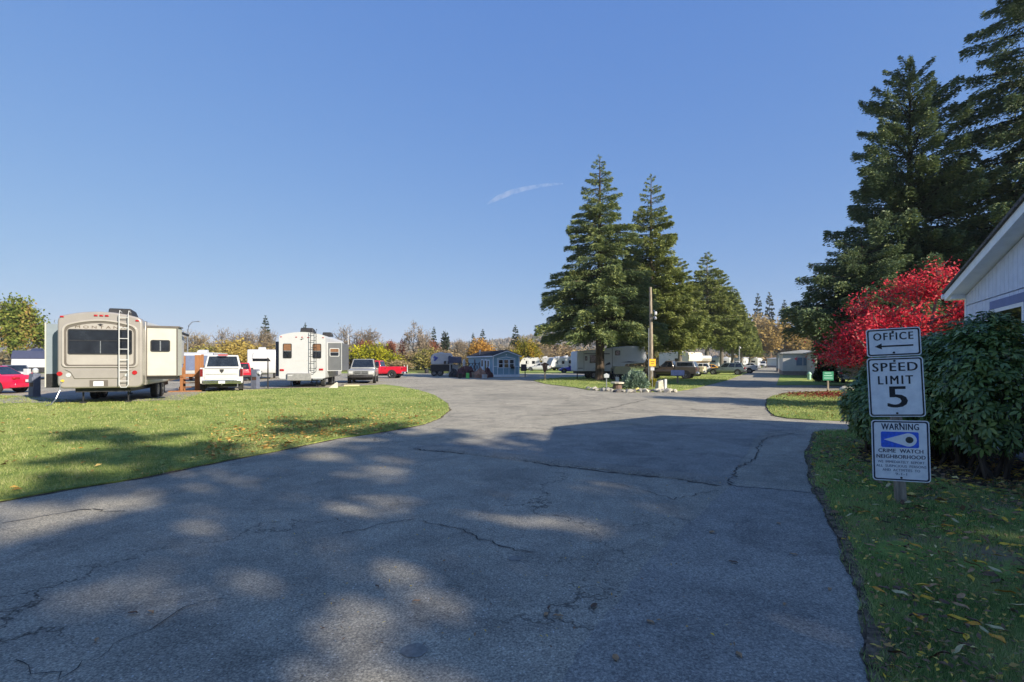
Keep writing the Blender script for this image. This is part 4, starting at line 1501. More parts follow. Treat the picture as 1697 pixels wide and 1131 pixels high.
        for s_ in (-1, 1):
            ys = sorted((s_ * hw * .48, s_ * hw * .93)) if kind == 'sedan' else sorted((s_ * hw * .78, s_ * hw * .955))
            MB().box(-hl - .012, -hl + .12, ys[0], ys[1], zl - .07, zl + (.06 if kind == 'sedan' else .16)).build('taillight', M['red_lens'], v, bevel=.02)
        bz = (.32, .52)
    bm = M['chrome'] if bumper == 'chrome' else (pt if bumper == 'body' else M['dark_metal'])
    rb = MB().prism([(-hl - .07, -hw * .88), (-hl + .16, -hw * .98), (-hl + .16, hw * .98), (-hl - .07, hw * .88)], bz[0], bz[1], 'z').build('rear_bumper', bm, v, bevel=.03)
    MB().box(-hl - .085, -hl - .068, -.16, .16, bz[0] + .02 if kind == 'pickup' else H * .40, bz[0] + .17 if kind == 'pickup' else H * .40 + .14).build('licence_plate', M['plate'], v)
    MB().prism([(hl - .16, -hw * .97), (hl + .06, -hw * .80), (hl + .09, 0), (hl + .06, hw * .80), (hl - .16, hw * .97)], bz[0], bz[1] + .03, 'z').build('front_bumper', bm, v, bevel=.04)
    zg0, zg1 = (bz[1] + .06, H * .505) if kind == 'pickup' else (bz[1] + .05, H * .46)
    if zg1 - zg0 < .1:
        zg1 = zg0 + .1
    gr = MB().box(hl - .08, hl + .03, -hw * .50, hw * .50, zg0, zg1).build('grille', M['dark_metal'], v, bevel=.02)
    if front == 'cross':
        ring_prism(MB(), rrect(hw * 1.08, zg1 - zg0 + .05, .05, 4, 0, (zg0 + zg1) / 2), rrect(hw * .96, zg1 - zg0 - .05, .04, 4, 0, (zg0 + zg1) / 2), hl - .02, hl + .05, 'x').build('surround', M['steel'], gr)
        MB().box(hl + .02, hl + .045, -.025, .025, zg0, zg1).build('bar', M['steel'], gr)
        MB().box(hl + .02, hl + .044, -hw * .48, hw * .48, (zg0 + zg1) / 2 - .022, (zg0 + zg1) / 2 + .022).build('bar', M['steel'], gr)
    for s_ in (-1, 1):
        ys = sorted((s_ * hw * .54, s_ * hw * .90))
        MB().box(hl - .22, hl + .005, ys[0], ys[1], zg0 + .03, zg1 - .0).build('headlight', M['clear_lens'], v, bevel=.03)
        ys = sorted((s_ * hw * .98, s_ * (hw + .19)))
        MB().box(x1 - .28, x1 - .12, ys[0], ys[1], zb + .03, zb + .20).build('mirror', M['dark_metal'], v, bevel=.03)
        for x in (ax_f, ax_r):
            MB().lathe([(wr * 1.17, s_ * (hw - .06)), (wr * 1.17, s_ * (hw + .003))], 'y', 24, (x, 0, wr * 1.05)).build('wheel_arch', M['black'], v)
            wheel(v, x, s_ * (hw - .105), wr, .23, rim)
        for u in (.15, -.12):
            MB().box(L * u - .4, L * u - .24, s_ * hw - .012, s_ * hw + .012, belt - .16, belt - .12).build('door_handle', M['dark_metal'], v)
    MB().box(-hl + .3, hl - .3, -hw * .7, hw * .7, .26, .5).build('chassis', M['dark_metal'], v)
    return v


P_white = paint('paint_white', (.49, .495, .50), .25)
P_silver = pm('paint_silver', (.36, .36, .34), .35, .35, .08, 4, 0, .5, .4)
P_red = paint('paint_red', S(196, 24, 46))
P_pink = paint('paint_crimson', S(206, 22, 62))
P_blue = paint('paint_blue', S(44, 44, 150))
P_brown = paint('paint_brown', S(84, 74, 64))
P_yellow = paint('paint_yellow', S(220, 160, 20))
P_grey = pm('paint_grey', (.22, .23, .24), .3, .3, .08, 4, 0, .5, .5)
P_green = pm('paint_greygreen', S(112, 124, 122), .3, .3, .08, 4, 0, .5, .5)


# ------------------------------------------------------------------ trailers
def window_x(parent, x, y, z, w_, h_, sgn=-1, bar=None, shade=None, fr='dark_metal', name='window'):
    """window lying in a plane x = const (sgn -1 faces rearwards)"""
    d = .02 * sgn
    a0, a1 = sorted((x, x + d))
    f = MB()
    ring_prism(f, rrect(w_, h_, .07), rrect(w_ - .08, h_ - .08, .05), a0, a1, 'x')
    o = f.build(name, M[fr], parent, loc=(0, y, z))
    hh = h_ - .07
    if bar == 'h':
        MB().prism(rrect(w_ - .07, hh * .46, .03, 3, 0, -hh * .26), *sorted((x + .001 * sgn, x + .010 * sgn)), 'x').build('pane', M['glass'], o)
        MB().prism(rrect(w_ - .07, hh * .46, .03, 3, 0, hh * .26), *sorted((x + .001 * sgn, x + .010 * sgn)), 'x').build('pane', shade or M['glass'], o)
        MB().box(*sorted((x + .002 * sgn, x + .018 * sgn)), -w_ / 2 + .04, w_ / 2 - .04, -.02, .02).build('glazing_bar', M['steel'], o)
    elif bar == 'v':
        for k in (-1, 1):
            MB().prism(rrect(w_ * .46, hh, .03, 3, k * w_ * .24, 0), *sorted((x + .001 * sgn, x + .010 * sgn)), 'x').build('pane', M['glass'], o)
        MB().box(*sorted((x + .002 * sgn, x + .018 * sgn)), -.02, .02, -h_ / 2 + .04, h_ / 2 - .04).build('glazing_bar', M['steel'], o)
    else:
        MB().prism(rrect(w_ - .07, hh, .04), *sorted((x + .001 * sgn, x + .010 * sgn)), 'x').build('pane', M['glass'], o)
    return o


def window_y(parent, x, y, z, w_, h_, sgn=-1, fr='dark_metal', name='window', glass=None):
    f = MB()
    ring_prism(f, rrect(w_, h_, .06), rrect(w_ - .08, h_ - .08, .04), *sorted((y, y + .02 * sgn)), 'y')
    o = f.build(name, M[fr], parent, loc=(x, 0, z))
    MB().prism(rrect(w_ - .07, h_ - .07, .04), *sorted((y + .001 * sgn, y + .01 * sgn)), 'y').build('pane', glass or M['glass'], o)
    return o


def arch_outline(W, zb, ze, zc, rb=.12, rt=.22, n=12):
    """rear outline: rounded bottom corners, rounded shoulders and a crowned roof"""
    h = W / 2
    pts = []
    for k in range(5):
        a = R(-90 + 90 * k / 4)
        pts.append((h - rb + rb * math.cos(a), zb + rb + rb * math.sin(a)))
    for k in range(5):
        a = R(0 + 75 * k / 4)
        pts.append((h - rt + rt * math.cos(a), ze - rt + rt * math.sin(a)))
    y0, z0 = pts[-1]
    for k in range(1, n):
        t = 1 - 2 * k / n
        y = y0 * t
        pts.append((y, z0 + (zc - z0) * (1 - t * t)))
    half = pts[:10]
    pts += [(-y, z) for y, z in reversed(half)]
    return pts


def fifth_wheel_body(mb_out, W, zb, ze, zc, L, nose=2.6):
    o = arch_outline(W, zb, ze, zc)
    mb_out.prism(o, .0, L - nose, 'x')
    o2 = [(y, max(z, 1.55)) for y, z in o]
    n = len(o)
    rings = []
    for x, f in ((L - nose - .01, 0.), (L - nose * .45, .0), (L - .25, .12), (L, .4)):
        rings.append([(x, y * (1 - f * .15), z - (z - 1.55) * f * (.55 if z > 2.4 else 0)) for y, z in o2])
    mb_out.loft(rings)
    return o


def jack(t, x, y, z1=.6):
    MB().tube([(x, y, .05), (x, y, z1)], .03, 6).box(x - .1, x + .1, y - .1, y + .1, .0, .05).build('stabiliser_jack', M['dark_metal'], t)


def ac_unit(t, x, y, z, mat='dark_metal', w_=.7, l_=.95, h_=.30):
    MB().hexa([(x - l_ / 2, y - w_ / 2, z), (x + l_ / 2, y - w_ / 2, z), (x + l_ / 2, y + w_ / 2, z), (x - l_ / 2, y + w_ / 2, z),
               (x - l_ / 2 + .02, y - w_ / 2 + .05, z + h_), (x + l_ / 2 - .25, y - w_ / 2 + .05, z + h_ * .8), (x + l_ / 2 - .25, y + w_ / 2 - .05, z + h_ * .8), (x - l_ / 2 + .02, y + w_ / 2 - .05, z + h_)]
              ).build('air_conditioner', M[mat] if isinstance(mat, str) else mat, t, bevel=.04)


def ladder(t, y0, y1, z0, z1, mat, rungs, x=-.16):
    m = MB()
    m.tube([(.1, y0, z1 + .12), (x * .6, y0, z1 + .16), (x, y0, z1), (x, y0, z0 + .1), (x, y0 * .8 + y1 * .2, z0), (x, y0 * .2 + y1 * .8, z0), (x, y1, z0 + .1), (x, y1, z1), (x * .6, y1, z1 + .16), (.1, y1, z1 + .12)], .02, 6)
    o = m.build('ladder', mat, t, smooth=True)
    for k in range(rungs):
        z = z0 + .25 + (z1 - z0 - .1) * k / (rungs - .4)
        MB().tube([(x, y0, z), (x, y1, z)], .017, 6).build('rung', mat, o)
    for z in (z0 + .35, (z0 + z1) / 2, z1 - .3):
        for y in (y0, y1):
            MB().tube([(x, y, z), (.0, y, z)], .012, 5).build('bracket', mat, o)
    return o


# --- tan fifth wheel on the left -------------------------------------------------
W1 = 2.75
rv1 = thing('fifth_wheel_trailer', 'tan fifth-wheel trailer with large black rear window, roof ladder and open cream slide-out', 'trailer', (-16.42, 20.48, .036), R(113.5))
m_cap = pm('tan_cap', S(146, 141, 136), .38, .1, .05, 2, 0, .5, .3)
m_cap2 = pm('tan_cap_light', S(158, 153, 147), .4, 0, .05, 2, 0, .5, .3)
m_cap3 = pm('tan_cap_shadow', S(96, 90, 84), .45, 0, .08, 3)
m_cream = pm('cream_panel', S(182, 181, 172), .45, 0, .04, 2)
m_rbody = pm('pale_rv_side', S(178, 178, 174), .45, 0, .05, 2)
y1_ = lambda zx: W1 / 2 - (zx - 485) / 249
z1_ = lambda zy: .62 + (820 - zy) / 206
b1 = MB()
fifth_wheel_body(b1, W1 - .1, .68, 3.42, 3.60, 9.6)
b1.build('body', m_rbody, rv1, smooth=True)
cap_o = arch_outline(W1, .62, 3.50, 3.67, .22, .26)
MB().prism(cap_o, -.10, .42, 'x').build('rear_cap', m_cap, rv1, bevel=.07, seg=3)
fr_o = [(y, z) for y, z in arch_outline(2.46, z1_(650), z1_(292), z1_(258), .16, .3)]
fr_m = [(y, z) for y, z in arch_outline(2.30, z1_(640), z1_(305), z1_(272), .12, .25)]
fr_i = [(y, z) for y, z in arch_outline(2.16, z1_(628), z1_(322), z1_(288), .1, .22)]
cap = ring_prism(MB(), fr_o, fr_m, -.155, -.095, 'x').build('cap_moulding', m_cap2, rv1, bevel=.015)
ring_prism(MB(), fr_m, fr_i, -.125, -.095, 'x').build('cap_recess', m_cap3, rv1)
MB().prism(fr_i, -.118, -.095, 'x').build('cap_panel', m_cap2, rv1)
MB().prism([(y1_(620), z1_(742)), (y1_(1000), z1_(742)), (y1_(1045), z1_(690)), (y1_(1095), z1_(665)), (y1_(540), z1_(665)), (y1_(590), z1_(690))][::-1], -.14, -.09, 'x').build('bumper_swell', m_cap, rv1, bevel=.03)
w_ = window_x(rv1, -.118, (y1_(568) + y1_(1085)) / 2, (z1_(340) + z1_(545)) / 2, 517 / 249, 205 / 206, -1, None)
MB().box(-.145, -.13, -1.0, 1.0, .04, .065).build('glazing_bar', M['dark_metal'], w_)
MB().box(-.145, -.13, -.012, .012, -.45, .04).build('glazing_bar', M['steel'], w_)
me = text_mesh('MONTANA', .155, 1.6, 0, .002, 'CENTER', 1.62)
me.materials.append(pm('montana_letters', S(96, 80, 64), .4, .3, .15, 10))
put('lettering', me, rv1, loc=(-.122, y1_(828), z1_(323)), rot=(R(90), 0, R(-90)))
MB().prism([(y1_(800), z1_(300)), (y1_(825), z1_(292)), (y1_(850), z1_(300)), (y1_(825), z1_(312))], -.124, -.1185, 'x').build('emblem', M['dark_metal'], rv1)
for zx, zy in ((523, 242), (788, 226), (832, 226), (876, 226), (1127, 260)):
    MB().box(-.135, -.095, y1_(zx) - .065, y1_(zx) + .065, z1_(zy) - .035, z1_(zy) + .035).build('marker_light', M['red_lens'], rv1, bevel=.02)
for zx, zy in ((506, 700), (1105, 695)):
    MB().lathe([(.085, -.13), (.09, -.09)], 'x', 16, (0, y1_(zx), z1_(zy))).build('taillight', M['red_lens'], rv1)
for zx, zy in ((572, 713), (1037, 710)):
    o = MB().lathe([(.08, -.125), (.085, -.09)], 'x', 16, (0, y1_(zx), z1_(zy))).build('reversing_light', M['clear_lens'], rv1)
MB().box(-.112, -.09, y1_(885), y1_(738), z1_(806), z1_(755)).build('plate_recess', m_cap3, rv1)
MB().box(-.118, -.113, y1_(850), y1_(768), z1_(803), z1_(764)).build('licence_plate', M['plate'], rv1)
ladder(rv1, y1_(985), y1_(1060), z1_(815), z1_(215), M['white'], 7, -.27)
ac_unit(rv1, 1.6, y1_(910), 3.60, 'dark_metal', .86, 1.1, .32)
MB().box(5.6, 6.1, -.25, .25, 3.56, 3.72).build('roof_vent', M['dark_metal'], rv1, bevel=.03)
# right slide-out and its window
sl = MB().box(.5, 1.45, -W1 / 2 - 1.12, -W1 / 2 + .1, 1.06, 3.13).build('slide_out', m_cream, rv1, bevel=.02)
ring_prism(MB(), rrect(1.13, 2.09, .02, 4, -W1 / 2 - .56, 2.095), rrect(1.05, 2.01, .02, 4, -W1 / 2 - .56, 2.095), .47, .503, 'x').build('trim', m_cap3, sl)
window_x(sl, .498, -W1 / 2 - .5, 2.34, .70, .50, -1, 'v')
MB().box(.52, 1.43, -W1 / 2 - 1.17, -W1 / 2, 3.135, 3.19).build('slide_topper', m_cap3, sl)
MB().box(.55, 1.4, -W1 / 2 - 1.05, -W1 / 2 + .1, .92, 1.05).build('underside', M['black'], sl)
# left slide-out
sl = MB().box(1.0, 6.0, W1 / 2 - .1, W1 / 2 + .72, .75, 3.2).build('slide_out', pm('slide_shade_blue', S(124, 134, 142), .5, 0, .05, 3), rv1, bevel=.02)  # blue-grey is the shade on this slide-out, put into its colour
MB().box(.985, 6.0, W1 / 2, W1 / 2 + .725, .62, 1.18).build('skirt', M['black'], sl)
MB().box(.97, 1.02, W1 / 2 + .70, W1 / 2 + .74, .64, 3.24).build('trim', m_cream, sl)
# side awning, doors, compartment, wheels and legs
MB().tube([(5.0, -W1 / 2 - .13, 3.27), (9.3, -W1 / 2 - .13, 3.2)], .075, 8).build('awning', M['dark_metal'], rv1)
MB().box(6.4, 7.0, -W1 / 2 - .0, -W1 / 2 + .06, .95, 2.9).build('door', m_cream, rv1)
MB().box(5.0, 7.4, -W1 / 2 + .025, -W1 / 2 + .06, .72, 1.5).build('graphic_panel', pm('rv_graphic', S(128, 112, 98), .4, .1, .2, 2), rv1)
for x in (.72, 1.3):
    pass
MB().box(.43, .70, -W1 / 2 - .005, -W1 / 2 + .1, .7, 3.35).build('corner_panel', m_cap, rv1, bevel=.02)
for s_ in (-1, 1):
    for x in (3.3, 4.25):
        wheel(rv1, x, s_ * 1.12, .39, .24)
MB().box(.2, 7.3, -.9, .9, .45, .70).build('chassis', M['dark_metal'], rv1)
for y in (-.75, .75):
    jack(rv1, .55, y, .7)
    jack(rv1, 7.2, y, 1.5)
# shore power lead
cordp = [(-.12, y1_(528), z1_(760)), (-.2, y1_(522), z1_(775)), (-.22, y1_(515), z1_(830)), (-.35, y1_(500), .25), (-.6, y1_(480), .05), (-.9, y1_(470), .035)]
mt = rv1.matrix_basis
co = MB().tube([mt @ Vector(p) for p in cordp], .018, 6).build('power_cord', M['steel'], smooth=True)
tag(co, 'grey power cord hanging from the tan trailer down to the lawn', 'cord')
MB().lathe([(.05, -.15), (.055, -.09)], 'x', 12, (0, y1_(528), z1_(758))).build('power_inlet', pm('yellow_inlet', S(210, 180, 60), .5), rv1)

# --- white fifth wheel ----------------------------------------------------------
W2 = 2.85
rv2 = thing('fifth_wheel_trailer', 'white fifth-wheel trailer with two narrow rear windows and dark grey slide-out', 'trailer', (-13.6, 33.2, .036), R(101))
y2_ = lambda zx: W2 / 2 - (zx - 40) / 247
z2_ = lambda zy: .58 + (910 - zy) / 243
m_w2 = pm('white_fibreglass', S(180, 181, 182), .42, 0, .03, 2)
b2 = MB()
fifth_wheel_body(b2, W2, .58, 3.42, 3.6, 10.2)
b2.build('body', m_w2, rv2, smooth=True)
shade_b = pm('brown_blind', S(120, 84, 56), .7, 0, .2, 10)
for a, b in ((100, 232), (548, 680)):
    window_x(rv2, 0, (y2_(a) + y2_(b)) / 2, (z2_(360) + z2_(592)) / 2, 132 / 247, 232 / 243, -1, 'h', shade_b)
for zx, zy in ((73, 255), (300, 258), (388, 258), (480, 262), (708, 262)):
    MB().box(-.03, .02, y2_(zx) - .05, y2_(zx) + .05, z2_(zy) - .028, z2_(zy) + .028).build('marker_light', M['red_lens'], rv2, bevel=.01)
for zx, zy in ((85, 775), (678, 768)):
    MB().box(-.04, .02, y2_(zx) - .13, y2_(zx) + .13, z2_(zy) - .065, z2_(zy) + .065).build('taillight', M['red_lens'], rv2, bevel=.02)
MB().prism([(y2_(360), z2_(297)), (y2_(385), z2_(300)), (y2_(400), z2_(285)), (y2_(418), z2_(284)), (y2_(398), z2_(278)), (y2_(372), z2_(284))], -.012, -.002, 'x').build('emblem', M['dark_metal'], rv2)
me = text_mesh('Mountaineer', .17, 1.2, .0, .002, 'CENTER', .95)
me.materials.append(pm('faded_letters', S(196, 193, 190), .5))
put('lettering', me, rv2, loc=(-.006, y2_(372), z2_(625)), rot=(R(90), 0, R(-90)))
MB().box(-.16, .1, y2_(525), y2_(170), z2_(940), z2_(825)).build('bumper_box', pm('rv_grey_panel', S(140, 140, 140), .5, .1), rv2, bevel=.02)
MB().box(-.165, -.161, y2_(250), y2_(185), z2_(866), z2_(852)).build('sticker', M['white'], rv2)
for a in (-1, 1):
    MB().box(-.07, .1, a * .95 - .3, a * .95 + .3, .50, .58).build('bumper', M['steel'], rv2)
ladder(rv2, y2_(525), y2_(608), z2_(815), z2_(170), M['dark_metal'], 6, -.2)
ac_unit(rv2, 1.2, y2_(425), 3.58, 'dark_metal', .86, 1.0, .34)
ac_unit(rv2, 4.4, y2_(640) + .1, 3.52, 'dark_metal', .7, .9, .3)
m_sg = pm('slide_dark_grey', S(96, 98, 102), .45, 0, .08, 2)
sl = MB().box(.8, 4.6, -W2 / 2 - .92, -W2 / 2 + .1, 1.06, 2.95).build('slide_out', m_sg, rv2, bevel=.02)
ring_prism(MB(), rrect(.93, 1.9, .02, 4, -W2 / 2 - .46, 2.005), rrect(.86, 1.83, .02, 4, -W2 / 2 - .46, 2.005), .77, .803, 'x').build('trim', M['white'], sl)
window_x(sl, .797, -W2 / 2 - .45, 2.3, .62, .56, -1, 'h', shade_b, 'white')
sl = MB().box(.9, 5.0, W2 / 2 - .1, W2 / 2 + .42, .72, 3.0).build('slide_out', pm('slide_navy', S(62, 68, 86), .45, 0, .08, 2), rv2, bevel=.02)
for s_ in (-1, 1):
    for x in (3.6, 4.5):
        wheel(rv2, x, s_ * 1.2, .39, .24)
wheel(rv2, .9, -1.15, .39, .24)
MB().box(.2, 7.3, -.9, .9, .42, .60).build('chassis', M['dark_metal'], rv2)
for y in (-.8, .8):
    jack(rv2, .5, y, .6)
    jack(rv2, 7.5, y, 1.5)
window_y(rv1, 5.6, -W1 / 2 + .05, 2.3, .9, .7)
window_y(rv2, 6.2, -W2 / 2, 2.2, .7, .6)
MB().box(7.0, 7.6, -W2 / 2 - .012, -W2 / 2 + .02, .9, 2.8).build('door', m_w2, rv2)


# --- simpler trailers further off -------------------------------------------------
def trailer(name, label, loc, heading, L, W, H, zb=.55, mat='white', nose=0.0, stripe=None, group=None, cream=None, wins=((.3, .0), (.6, .0)), fifth=False, roofbox=True, nosemat=None):
    """local +x forward (towards the hitch), windows on both sides"""
    t = thing(name, label, 'trailer', (loc[0], loc[1], .036), R(heading), group)
    m_ = cream or M[mat]
    hl = L / 2
    if fifth:
        prof = [(-hl, zb), (hl - L * .27, zb), (hl - L * .24, zb + .8), (hl - .15, zb + .95), (hl + .05, zb + 1.4), (hl - .12, H - .1), (hl - .5, H), (-hl + .2, H), (-hl, H - .2)]
    else:
        prof = [(-hl, zb), (hl - nose * .4, zb), (hl, zb + .35), (hl - nose * .3, H * .62), (hl - nose, H - .1), (hl - nose - .4, H), (-hl + .2, H), (-hl, H - .2)]
    MB().prism(prof, -W / 2, W / 2, 'y').build('body', m_, t, bevel=.06)
    for u, dz in wins:
        for s_ in (-1, 1):
            window_y(t, -hl + L * u, s_ * W / 2, H * .62 + dz, min(.9, L * .14), .6, s_)
    for s_ in (-1, 1):
        ys = sorted((s_ * W / 2, s_ * (W / 2 + .012)))
        MB().box(-hl + L * .44, -hl + L * .44 + .65, ys[0], ys[1], zb + .15, min(zb + 2.0, H - .15)).build('door', m_, t)
        if stripe:
            MB().prism([(-hl + .3, zb + .35), (hl - L * .3, zb + .55), (hl - L * .3, zb + .68), (-hl + .3, zb + .45)], *sorted((s_ * W / 2, s_ * (W / 2 + .006))), 'y').build('stripe', stripe, t)
        for x in (-.45, .45):
            wheel(t, x - .1 * L, s_ * (W / 2 - .15), .34, .22)
    window_x(t, -hl, 0, H * .62, W * .45, .5, -1)
    MB().box(-hl + .3, hl - .3 - (L * .25 if fifth else 0), -W * .4, W * .4, .36, zb).build('chassis', M['dark_metal'], t)
    if roofbox:
        ac_unit(t, 0, 0, H - .02, 'white', .7, 1.0, .28)
    if not fifth:
        MB().prism([(hl - .3, -.5), (hl + 1.1, -.04), (hl + 1.1, .04), (hl - .3, .5)], zb - .12, zb - .03, 'z').build('hitch_frame', M['dark_metal'], t)
        MB().tube([(hl + .9, 0, .02), (hl + .9, 0, .8)], .035, 6).build('hitch_jack', M['dark_metal'], t)
    else:
        for s_ in (-.7, .7):
            MB().tube([(hl - L * .27, s_, .0), (hl - L * .27, s_, zb + .3)], .04, 6).build('landing_leg', M['dark_metal'], t)
    return t


m_navy = pm('navy_panel', S(52, 58, 84), .5, 0, .1, 3)
m_pale = pm('pale_grey_panel', S(178, 180, 184), .5, 0, .05, 3)
# grey-nosed travel trailer at far left: its front faces the camera
Y = 48
asp = thing('travel_trailer', 'grey nosed travel trailer with dark blue brow behind the red sedan', 'trailer', (xat(50, Y), Y, .036), R(-62))
zt1, zb1 = zat(582, Y), .65
Lx, Wx = 7.0, 2.6
MB().prism([(-Lx, zb1), (-.1, zb1), (.25, zb1 + .5), (.12, 1.9), (-.25, zt1 - .06), (-.6, zt1), (-Lx, zt1)], -Wx / 2, Wx / 2, 'y').build('body', m_pale, asp, bevel=.06)
MB().prism([(.16, 1.95), (-.235, zt1 - .03), (-.62, zt1 + .02), (-.62, zt1 - .5), (.06, 1.95)], -Wx / 2 - .02, Wx / 2 + .02, 'y').build('brow', m_navy, asp)
MB().box(-.2, .30, -Wx / 2 - .02, Wx / 2 + .02, zb1 - .02, zb1 + .5).build('rock_guard', M['dark_metal'], asp, bevel=.05)
me = text_mesh('ASPEN TRAIL', .26, 1.0, .004, .004, 'CENTER', 1.75)
me.materials.append(M['white'])
put('lettering', me, asp, loc=(.03, 0, 2.16), rot=(R(66), 0, R(90)))
for s_ in (-1, 1):
    for x in (-4.2, -3.3):
        wheel(asp, x, s_ * 1.15, .36, .22)
    window_y(asp, -2.0, s_ * Wx / 2, 1.9, .9, .6, s_)
MB().prism([(.1, -.5), (1.3, -.05), (1.3, .05), (.1, .5)], .45, .55, 'z').build('hitch_frame', M['dark_metal'], asp)
MB().tube([(1.15, 0, .0), (1.15, 0, .9)], .04, 6).build('hitch_jack', M['dark_metal'], asp)
MB().lathe([(.15, .55), (.17, .8), (.12, 1.05)], 'z', 12, (.75, 0, 0)).build('gas_bottle', M['white'], asp)
ac_unit(asp, -2.6, -.2, zt1 - .02, m_navy, .8, 1.0, .3)

# small white trailer seen end-on between the white pickup and the white fifth wheel
Y = 50
t = thing('travel_trailer', 'plain white travel trailer facing the camera behind the grey pedestal', 'trailer', (xat(434, Y), Y, .036), R(-65))
Wx = 2.55
zt1 = zat(580, Y)
MB().prism([(-6, .55), (.0, .55), (.15, 1.0), (-.02, zt1 - .2), (-.25, zt1), (-6, zt1)], -Wx / 2, Wx / 2, 'y').build('body', M['white'], t, bevel=.08)
MB().prism([(-.8, 1.72), (.8, 1.72), (.62, 1.98), (-.8, 1.98)], .06, .10, 'x').build('window', M['glass'], t)
MB().prism([(-.85, 1.99), (.72, 1.99), (.60, 2.02), (-.72, 2.6)], .05, .14, 'x').build('stone_shield', m_pale, t)
for s_ in (-1, 1):
    wheel(t, -2.7, s_ * 1.1, .34, .22)
MB().prism([(.0, -.5), (1.1, -.05), (1.1, .05), (.0, .5)], .42, .52, 'z').build('hitch_frame', M['dark_metal'], t)
MB().tube([(1.0, 0, .0), (1.0, 0, .8)], .04, 6).build('hitch_jack', M['dark_metal'], t)
ac_unit(t, -1.8, 0, zt1 - .02, 'white', .75, 1.0, .3)
# blue-grey nosed trailer behind the white pickup
Y = 44
t = thing('travel_trailer', 'white trailer with blue-grey front behind the wooden steps', 'trailer', (xat(325, Y), Y, .036), R(-72))
MB().prism([(-6, .6), (.0, .6), (.2, 1.0), (.05, 2.3), (-.3, zat(585, Y)), (-6, zat(585, Y))], -1.2, 1.25, 'y').build('body', M['white'], t, bevel=.06)
MB().prism([(.21, .95), (.075, 2.2), (-.22, zat(585, Y) - .05), (-.35, zat(585, Y) - .05), (-.1, .95)], -1.21, 1.26, 'y').build('front_cap', pm('blue_grey_cap', S(98, 108, 134), .5, 0, .1, 3), t)
window_y(t, -1.6, 1.25, 1.9, .7, .6, 1)
MB().box(-3.2, -2.5, 1.25, 1.27, .75, 2.5).build('door', m_pale, t)
for s_ in (-1, 1):
    wheel(t, -2.9, s_ * 1.1, .34, .22)
ac_unit(t, -2.2, 0, zat(585, Y) - .02, 'white', .8, 1.0, .3)

# white fifth wheel standing broadside behind the spruce trunk
Y = 50.5
t = thing('fifth_wheel_trailer', 'white fifth-wheel trailer standing broadside behind the spruce trunk', 'trailer', (xat(1013, Y), Y, .03), R(8))
hl = 3.5
prof = [(-hl, .75), (1.2, .75), (1.45, 1.45), (hl - .1, 1.55), (hl + .15, 2.0), (hl - .1, 3.2), (1.6, 3.25), (.3, 3.05), (-hl + .1, 2.72), (-hl, 2.6)]
m_rvw = pm('rv_white_side', S(206, 208, 212), .45, 0, .04, 2)
MB().prism(prof, -.1, 2.3, 'y').build('body', m_rvw, t, bevel=.06)
MB().box(-hl + .75, -.2, -.12, -.1, 2.42, 2.5).build('awning', m_navy, t)
window_y(t, -hl + 1.65, -.1, 1.95, .72, .8)
window_y(t, -hl + .92, -.1, 2.0, .22, .45)
window_y(t, .62, -.1, 2.55, .5, .48)
MB().box(-hl + .68, -hl + .71, -.104, -.099, .78, 2.6).build('seam', M['dark_metal'], t)
MB().box(.05, .09, -.106, -.099, .78, 3.0).build('seam', M['dark_metal'], t)
for pts in ([(-2.7, 2.25), (-2.2, 2.3), (-1.7, 2.26), (-2.2, 2.33)], [(-2.0, 1.0), (-1.2, 1.12), (-.7, 1.08), (-1.2, 1.18)], [(-.7, 1.3), (-.1, 1.42), (-.2, 1.66), (-.5, 1.5)], [(.9, 1.62), (2.0, 1.60), (2.9, 1.63), (1.8, 1.72)], [(-3.4, 1.02), (-2.9, 1.02), (-2.9, 1.07), (-3.4, 1.07)]):
    MB().prism(pts, -.108, -.099, 'y').build('graphic', m_navy, t)
for x in (-1.75, -1.0):
    for y in (.05, 2.1):
        wheel(t, x, y, .36, .22)
MB().box(-hl + .2, 1.2, .1, 2.1, .5, .75).build('chassis', M['dark_metal'], t)
for x in (-hl + .1, 1.5):
    MB().tube([(x, .2, 0), (x, .2, .8)], .05, 6).build('landing_leg', M['dark_metal'], t)

trailer('box_trailer', 'low cream box trailer in front of the broadside white fifth wheel', (xat(1029, 47.5), 47.5), 6, 1.6, 1.3, 1.25, .55, 'white', .1, None, None, pm('cream_box', S(176, 168, 138), .6, 0, .06, 3), (), roofbox=False)
for px, Y, hd, L_, H_, lab, crm in [
        (1127, 74, 62, 6.5, 3.0, 'cream fifth wheel with overhanging nose left of the small-window one', S(232, 222, 204)),
        (1158, 76, 30, 6.0, 2.55, 'white camping trailer with one small window behind the white hatchback', S(226, 224, 216))]:
    trailer('fifth_wheel_trailer', lab, (xat(px, Y), Y), hd - 130, L_, 2.4, H_, .8, 'white', .6, None, None, pm('cream_%d' % px, crm, .5, 0, .04, 2), ((.62, 0),), True)
for i, (px, Y, hd, L_, H_, lab) in enumerate([
        (876, 104, 185, 4.2, 2.5, 'far white trailer nearest the blue cottage'),
        (903, 108, 170, 5.0, 2.6, 'far white trailer behind the brown post box'),
        (923, 100, 200, 3.8, 2.5, 'far white trailer with a bluish end wall'),
        (937, 102, 175, 5.0, 2.7, 'far white trailer just left of the spruce boughs'),
        (1185, 118, 60, 6.0, 2.8, 'far white trailer behind the first two fir trunks'),
        (1203, 125, 60, 6.0, 2.7, 'far white trailer behind the middle fir trunks'),
        (1226, 132, 55, 6.5, 2.7, 'far white trailer left of the thin lamp pole'),
        (1252, 150, 55, 7.0, 2.8, 'far white trailer near the road end')]):
    trailer('travel_trailer', lab, (xat(px, Y), Y), hd, L_, 2.4, H_, .6, 'white', .7, None, 'trailers parked in the distance')

